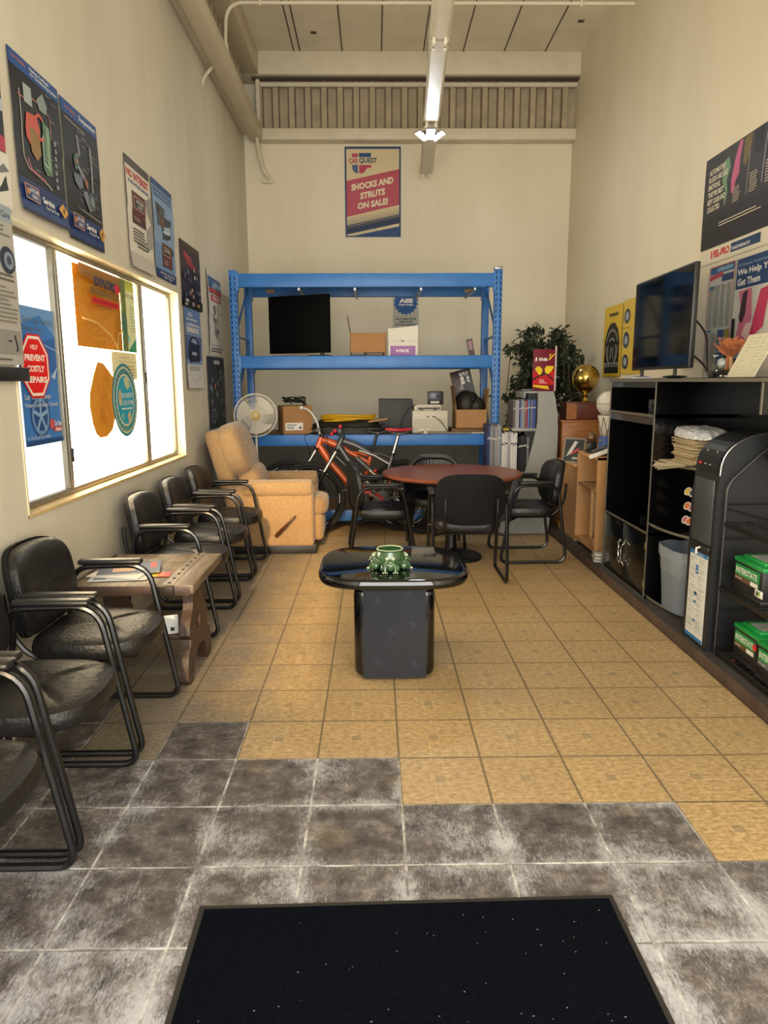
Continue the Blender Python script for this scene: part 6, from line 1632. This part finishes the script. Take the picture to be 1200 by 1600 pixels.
for k in range(30):
    a = k / 30 * 2 * math.pi; c_, s_ = math.cos(a), math.sin(a)
    if 15 <= k <= 22: ops.append(('l', [(.5 + .385 * c_, .5 + .385 * s_), (.5 + .425 * c_, .5 + .425 * s_)], .008, '#d8d4b0'))
    else: ops.append(('l', [(.5 + .385 * c_, .5 + .385 * s_), (.5 + .42 * c_, .5 + .42 * s_)], .007, '#d8b890'))
poster('round teal globe sticker with a lettered ring on the middle window pane', 'sticker', (FXI + .003, 4.5363, 1.1534), YL, 0.4707, 0.4707, '#1e8c9a', ops, 0, True, 'round_sticker', outline=circ)

# ------------------------------------------------------------------ back wall
XB = (1, 0, 0); YB = WB - .001
S = [(0, .30), (0, .30)]
ops = [('r', .0, .0, 1, 1, '#2a3f66'), ('r', .028, .014, .972, .975, '#cdbd98'), ('p', [(.028, .625), (.972, .755), (.972, .36), (.028, .225)], '#b0505e')]
ops += [('r', .13, .885, .235, .925, '#b0485a'), ('r', .255, .885, .47, .93, '#2b4878'), ('p', [(.13, .80), (.235, .80), (.235, .705), (.19, .71), (.145, .74), (.13, .77)], '#4a6288'), ('p', [(.255, .80), (.48, .80), (.475, .77), (.40, .765), (.34, .715), (.30, .705), (.255, .71)], '#b0485a'),
        ('t', 'CAR', .075, .815, .235, .875, '#b0485a', .03), ('t', 'QUEST', .255, .812, .575, .878, '#2b4058', .03)]
ops += [('t', 'SHOCKS AND', .11, .51, .87, .585, '#dccdae', .05, .088), ('t', 'STRUTS', .27, .418, .72, .492, '#dccdae', .05, .055), ('t', 'ON SALE!', .22, .305, .77, .38, '#dccdae', .05, .062)]
for k in range(9):
    th = .0015 + k * .0014; y = .205 - k * .0185; ops.append(('p', [(.028, y - th - k * .002), (.972, y + .125 - th - k * .002), (.972, y + .125 + th - k * .002), (.028, y + th - k * .002)], '#26344f' if k > 3 else '#9c9078'))
ops += [('p', [(.15, .014), (.972, .118), (.972, .014)], '#24406e'), ('l', [(.45, .10), (.86, .014), (.97, .10)], .004, '#5d74a0')]
poster('tall white, red and blue parts sale poster high on the back wall', 'poster', (-0.3466, YB, 3.2535), XB, 0.6776, 1.0345, '#2a3f66', ops, .006)
gear = []
for i in range(72):
    a = i * 2 * math.pi / 72; r_ = .42 if (i // 2) % 2 == 0 else .47
    gear.append((.5 + r_ * math.cos(a), .71 + r_ * .62 * math.sin(a)))
ops = [('p', gear, '#1d4f8c'), ('c', .5, .71, .40, .40 * .62, '#1d4f8c'), ('t', 'ASE', .24, .70, .78, .80, W_, .06), ('t', 'CERTIFIED', .22, .635, .80, .675, W_, .03), ('r', .1, .385, .9, .39, '#7d7868'), ('t', 'AUTOMOTIVE', .10, .30, .90, .345, '#3a4450', .04), ('t', 'SERVICE', .24, .235, .76, .28, '#3a4450', .04), ('t', 'EXCELLENCE', .10, .17, .90, .215, '#3a4450', .04), ('r', .1, .10, .9, .105, '#7d7868')]
poster('small certification sign with a blue gear emblem on the wall behind the blue rack', 'sign', (0.2328, YB, 2.1086), XB, 0.3207, 0.5172, '#aaa99c', ops, .0, name='wall_sign')

# ------------------------------------------------------------------ right wall
YR = (0, -1, 0); XRW = WR - .001
ops = []
for k in range(260):
    x, y = rnd.uniform(.02, .98), rnd.uniform(.25, .98); s_ = rnd.uniform(.001, .004); ops.append(('r', x, y, x + s_, y + s_ * 1.6, '#5c5860'))
ops2 = [('p', [(.25, .86), (.33, .90), (.36, .78), (.32, .66), (.34, .52), (.31, .40), (.295, .42), (.31, .55), (.26, .66)], '#6a8f6e'), ('p', [(.38, .62), (.42, .86), (.46, .985), (.50, .98), (.48, .80), (.48, .66), (.44, .60), (.42, .48), (.39, .50)], '#b85a80'), ('p', [(.52, .98), (.62, .99), (.60, .80), (.55, .70), (.52, .74)], '#6b5a2c'), ('p', [(.64, .99), (.76, .99), (.74, .78), (.66, .74)], '#16181a'), ('p', [(.78, .99), (.98, .99), (.98, .80), (.88, .78), (.82, .84)], '#6e2224'), ('l', [(.60, .82), (.585, .40)], .006, '#a9a6a0'), ('l', [(.79, .90), (.76, .45)], .008, '#a9a6b4'),
        ('t', 'AUTOMOTIVE', .07, .80, .29, .86, '#d6cdb8', .03), ('t', 'FLUIDS ARE LIKE', .07, .72, .33, .78, '#d6cdb8', .03), ('t', 'EMOTIONS.', .07, .64, .24, .70, '#d6cdb8', .03), ('t', 'THEY\'RE BEST', .07, .56, .29, .62, '#d6cdb8', .03), ('t', 'KEPT CALM AND', .07, .48, .32, .54, '#d6cdb8', .03), ('t', 'COLLECTED.', .07, .40, .25, .46, '#d6cdb8', .03),
        ('s', .42, .38, .52, .54, 7, '#b0a894'), ('s', .62, .40, .72, .60, 8, '#b0a894'), ('s', .80, .42, .92, .64, 8, '#b0a894'), ('s', .26, .19, .84, .25, 2, '#b8b09c')]
# black poster, drawn with a few long feature shapes over fine speckle
_old = ops
poster('large black poster about automotive fluids with coloured splashes, high on the right wall', 'poster', (XRW, 5.4932, 2.4259), YR, 1.0552, 0.6207, '#29262a', [('r', .01, .35, .99, .99, '#322f33')] + ops2, .004)
poster('white parts maker strip with red lettering under the large black poster', 'sign', (XRW, 5.4932, 2.3173), YR, 1.0552, 0.1035, '#d0c8b2',
       [('t', 'FEL-PRO', .20, .30, .42, .80, '#b82c30', .05), ('r', .165, .3, .185, .8, '#b82c30'), ('r', .44, .28, .80, .85, '#24395e'), ('t', 'THE GASKETS PROFESSIONALS TRUST', .45, .40, .68, .60, W_, .02)], .0, name='brand_strip')
cols = [('r', .03, .93, .97, .99, '#2a5a84'), ('t', 'CALIFORNIA LABOR LAW', .30, .945, .90, .98, '#9cc4d8', .03), ('p', [(.03, .92), (.55, .94), (.55, .90), (.03, .88)], '#b03a48'), ('r', .52, .85, .95, .91, '#24406a')]
for x0, x1 in ((.05, .24), (.27, .48), (.52, .72), (.75, .94)): cols.append(('s', x0, .46, x1, .83, 26, '#77766f'))
cols += [('r', .05, .80, .24, .83, '#3f6b8c'), ('s', .05, .08, .24, .42, 20, '#77766f'), ('s', .27, .08, .48, .42, 20, '#77766f'), ('r', .05, .43, .24, .45, '#3f6b8c'), ('r', .52, .10, .76, .44, '#2c4a74'), ('s', .55, .16, .73, .38, 6, '#8fa4c0'), ('r', .79, .26, .95, .44, '#8a7f38'), ('r', .80, .12, .93, .22, '#1f3d44'), ('l', [(.02, .01), (.02, .99), (.98, .99), (.98, .01), (.02, .01)], .006, '#b03a48'), ('l', [(.26, .05), (.26, .88)], .002, '#8a8880'), ('l', [(.50, .05), (.50, .92)], .002, '#8a8880')]
poster('crowded labour law notice with blue header and red border behind the coral ornament', 'notice', (XRW, 5.307, 1.5), YR, 0.3724, 0.7862, '#b9b8ae', cols, .006, name='labor_law_notice')
poster('white glossy sheet with pink flame shapes and a blue headline, at the right photo edge', 'poster', (XRW, 4.9242, 1.5207), YR, 0.569, 0.7655, '#c4c0b4',
       [('r', .02, .74, 1, .99, '#1d3c66'), ('t', 'All Repairs Performed', .05, .92, .7, .95, '#8aa0c0', .01), ('t', 'We Help You', .04, .84, .84, .905, W_, .03), ('t', 'Get Them', .06, .765, .56, .825, W_, .03), ('p', [(.1, .30), (.2, .55), (.12, .72), (.4, .73), (.45, .5), (.36, .28), (.2, .26)], '#c26a80'), ('p', [(.16, .50), (.22, .70), (.32, .72), (.30, .52), (.22, .44)], '#3a2430'), ('p', [(.24, .36), (.36, .48), (.5, .42), (.42, .28)], '#d8b8b0'), ('p', [(.4, .3), (.6, .7), (.8, .72), (.7, .4)], '#b83a5c'), ('p', [(0, .1), (.1, .3), (.24, .28), (.22, .18)], '#8a95a0'), ('r', 0, 0, .4, .16, '#1b2c44'), ('r', 0, .16, .08, .5, '#201a1c')], .006, name='repair_poster')
tire = [('p', [(.1, .05), (.1, .5), (.2, .66), (.38, .76), (.62, .76), (.8, .66), (.9, .5), (.9, .05)], '#1c1b1a'), ('o', .5, .42, .34, .26, .05, '#77746c'), ('o', .5, .36, .25, .19, .03, '#9a978e'), ('c', .5, .32, .20, .14, '#2c2b2a'), ('l', [(.42, .25), (.46, .42)], .02, '#8d8a84'), ('l', [(.58, .25), (.54, .42)], .02, '#8d8a84'), ('r', .12, .14, .88, .20, '#a5a298'), ('r', 0, 0, 1, .035, '#c4a02c'), ('t', 'THOROE', .28, .85, .78, .90, '#1b1a14', .05), ('s', .4, .82, .66, .835, 1, '#6b5c20')]
for k in range(6): tire.append(('r', .16 + k * .12, .07, .235 + k * .12, .19, '#3a3936'))
poster('yellow tyre advertisement showing one black tyre on the right wall, left of the television', 'poster', (XRW, 7.676, 1.5414), YR, 0.5586, 0.6983, '#cfab34', tire, .004, name='tyre_poster')
poster('yellow sheet with three small tyres, half hidden behind the television', 'poster', (XRW, 7.0967, 1.5621), YR, 0.5172, 0.6931, '#cdb04a', [('c', .22, .78, .16, .10, '#3a4048'), ('c', .22, .78, .09, .055, '#9aa2a8'), ('c', .22, .46, .16, .11, '#2f4058'), ('c', .22, .46, .09, .06, '#9aa2a8'), ('c', .22, .17, .16, .10, '#3a4048'), ('c', .22, .17, .09, .055, '#9aa2a8'), ('r', .02, .62, .42, .63, '#8d7424')], .004, name='tyre_poster')

# ------------------------------------------------------------------ lights and conduit
M_fix = mat('white_fixture_enamel', '#cfc8b4', .4, var=.04, scale=8)
FXA, FXB = Vector((.31, 1.65, 3.952)), Vector((.628, 9.16, 3.952))
dirv = (FXB - FXA).normalized(); ang = -math.atan2(dirv.x, dirv.y)
def fixture(label, s0, s1):
    L_ = s1 - s0; p = FXA + dirv * s0
    t = thing('strip_light', label, 'light fixture', p, ang, 'long strip light fixtures in a row')
    mb = MB(); mb.prism([(-.075, -.012), (-.055, -.03), (.055, -.03), (.075, -.012), (.05, .03), (-.05, .03)], .02, L_ - .02, M_fix, 'XZ'); mb.build('housing', t)
    for y in (.05, L_ - .05):
        for x in (-.042, .042):
            mb = MB(); mb.box(x - .013, x + .013, y - .012, y + .012, -.075, -.03, M_fix, .005); mb.sph((x, y + (.012 if y > 1 else -.012), -.055), .006, M_dgrey, 8, 6); mb.build('lamp_socket', t)
    mb = MB(); mb.box(-.06, .06, L_ - .019, L_ - .012, -.03, .03, M_gal); mb.build('end_cap', t)
    for y in (.35, L_ - .35):
        mb = MB(); mb.cyl((0, y, .03), (0, y, 1.27), .004, M_gal, seg=6); mb.build('hanger_rod', t)
fixture('long white strip light fixture without tubes, nearest the camera along the ceiling', 1.60, 4.06)
fixture('long white strip light fixture without tubes, middle of the row, ending at the lit lamp', 4.07, 5.77)
fixture('short white strip light fixture without tubes, farthest, behind the lit lamp', 5.92, 7.49)
# deformable LED lamp with three wings
M_led, nt_, b_ = node_mat('led_panel'); b_.inputs['Base Color'].default_value = (1, 1, 1, 1); b_.inputs['Emission Color'].default_value = (.88, .95, 1, 1); b_.inputs['Emission Strength'].default_value = 260
t = thing('wing_lamp', 'lit three wing LED lamp hanging under the strip lights', 'lamp', FXA + dirv * 5.85 + Vector((-.01, 0, -.055)), 0)
mb = MB(); mb.cyl((0, 0, 0), (0, 0, .09), .018, M_white); mb.lathe([(.02, .01), (.05, -.01), (.062, -.04), (.058, -.05), (.001, -.055)], (0, 0, 0), mat('smoked_dome', '#3a4650', .2), 28); mb.build('hub', t)
for a in (205, 335, 270):
    mb = MB(); mb.xf = Matrix.Rotation(R(a), 4, 'Z') @ Matrix.Translation((.03, 0, -.10)) @ Matrix.Rotation(R(-28), 4, 'Y')
    mb.box(0, .13, -.045, .045, 0, .02, M_gal, .006); w_ = mb.build('wing', t)
    mb = MB(); mb.xf = Matrix.Rotation(R(a), 4, 'Z') @ Matrix.Translation((.03, 0, -.10)) @ Matrix.Rotation(R(-28), 4, 'Y')
    mb.box(.012, .122, -.037, .037, -.004, -.0005, M_led); mb.build('led_panel', w_)
# conduit
t = thing('conduit_pipe', 'beige electrical conduit running across the ceiling and down to the left rail', 'pipe', (0, 7.24, 4.883))
mb = MB(); mb.tube(fillet([(2.39, 0, 0), (-1.325, 0, 0), (-1.345, 0, -.34)], .16, 8), .016, M_trim, 10); mb.build('pipe', t)
mb = MB()
for x in (-1.02, .55, 1.9): mb.box(x - .012, x + .012, -.02, .02, -.03, .04, M_trim, .004)
mb.build('clamp', t)
mb = MB(); mb.cyl((-1.345, 0, -.34), (-1.345, 0, -.41), .022, M_trim, .028); mb.box(-1.38, -1.31, -.03, .03, -.535, -.40, M_trim, .01); mb.build('junction_box', t)
mb = MB(); mb.tube(fillet([(-1.375, 0, -.515), (-1.47, 0, -.525), (-1.54, -.06, -.64), (-1.55, -.10, -.72)], .08, 6), .015, M_trim, 10); mb.build('elbow', t)
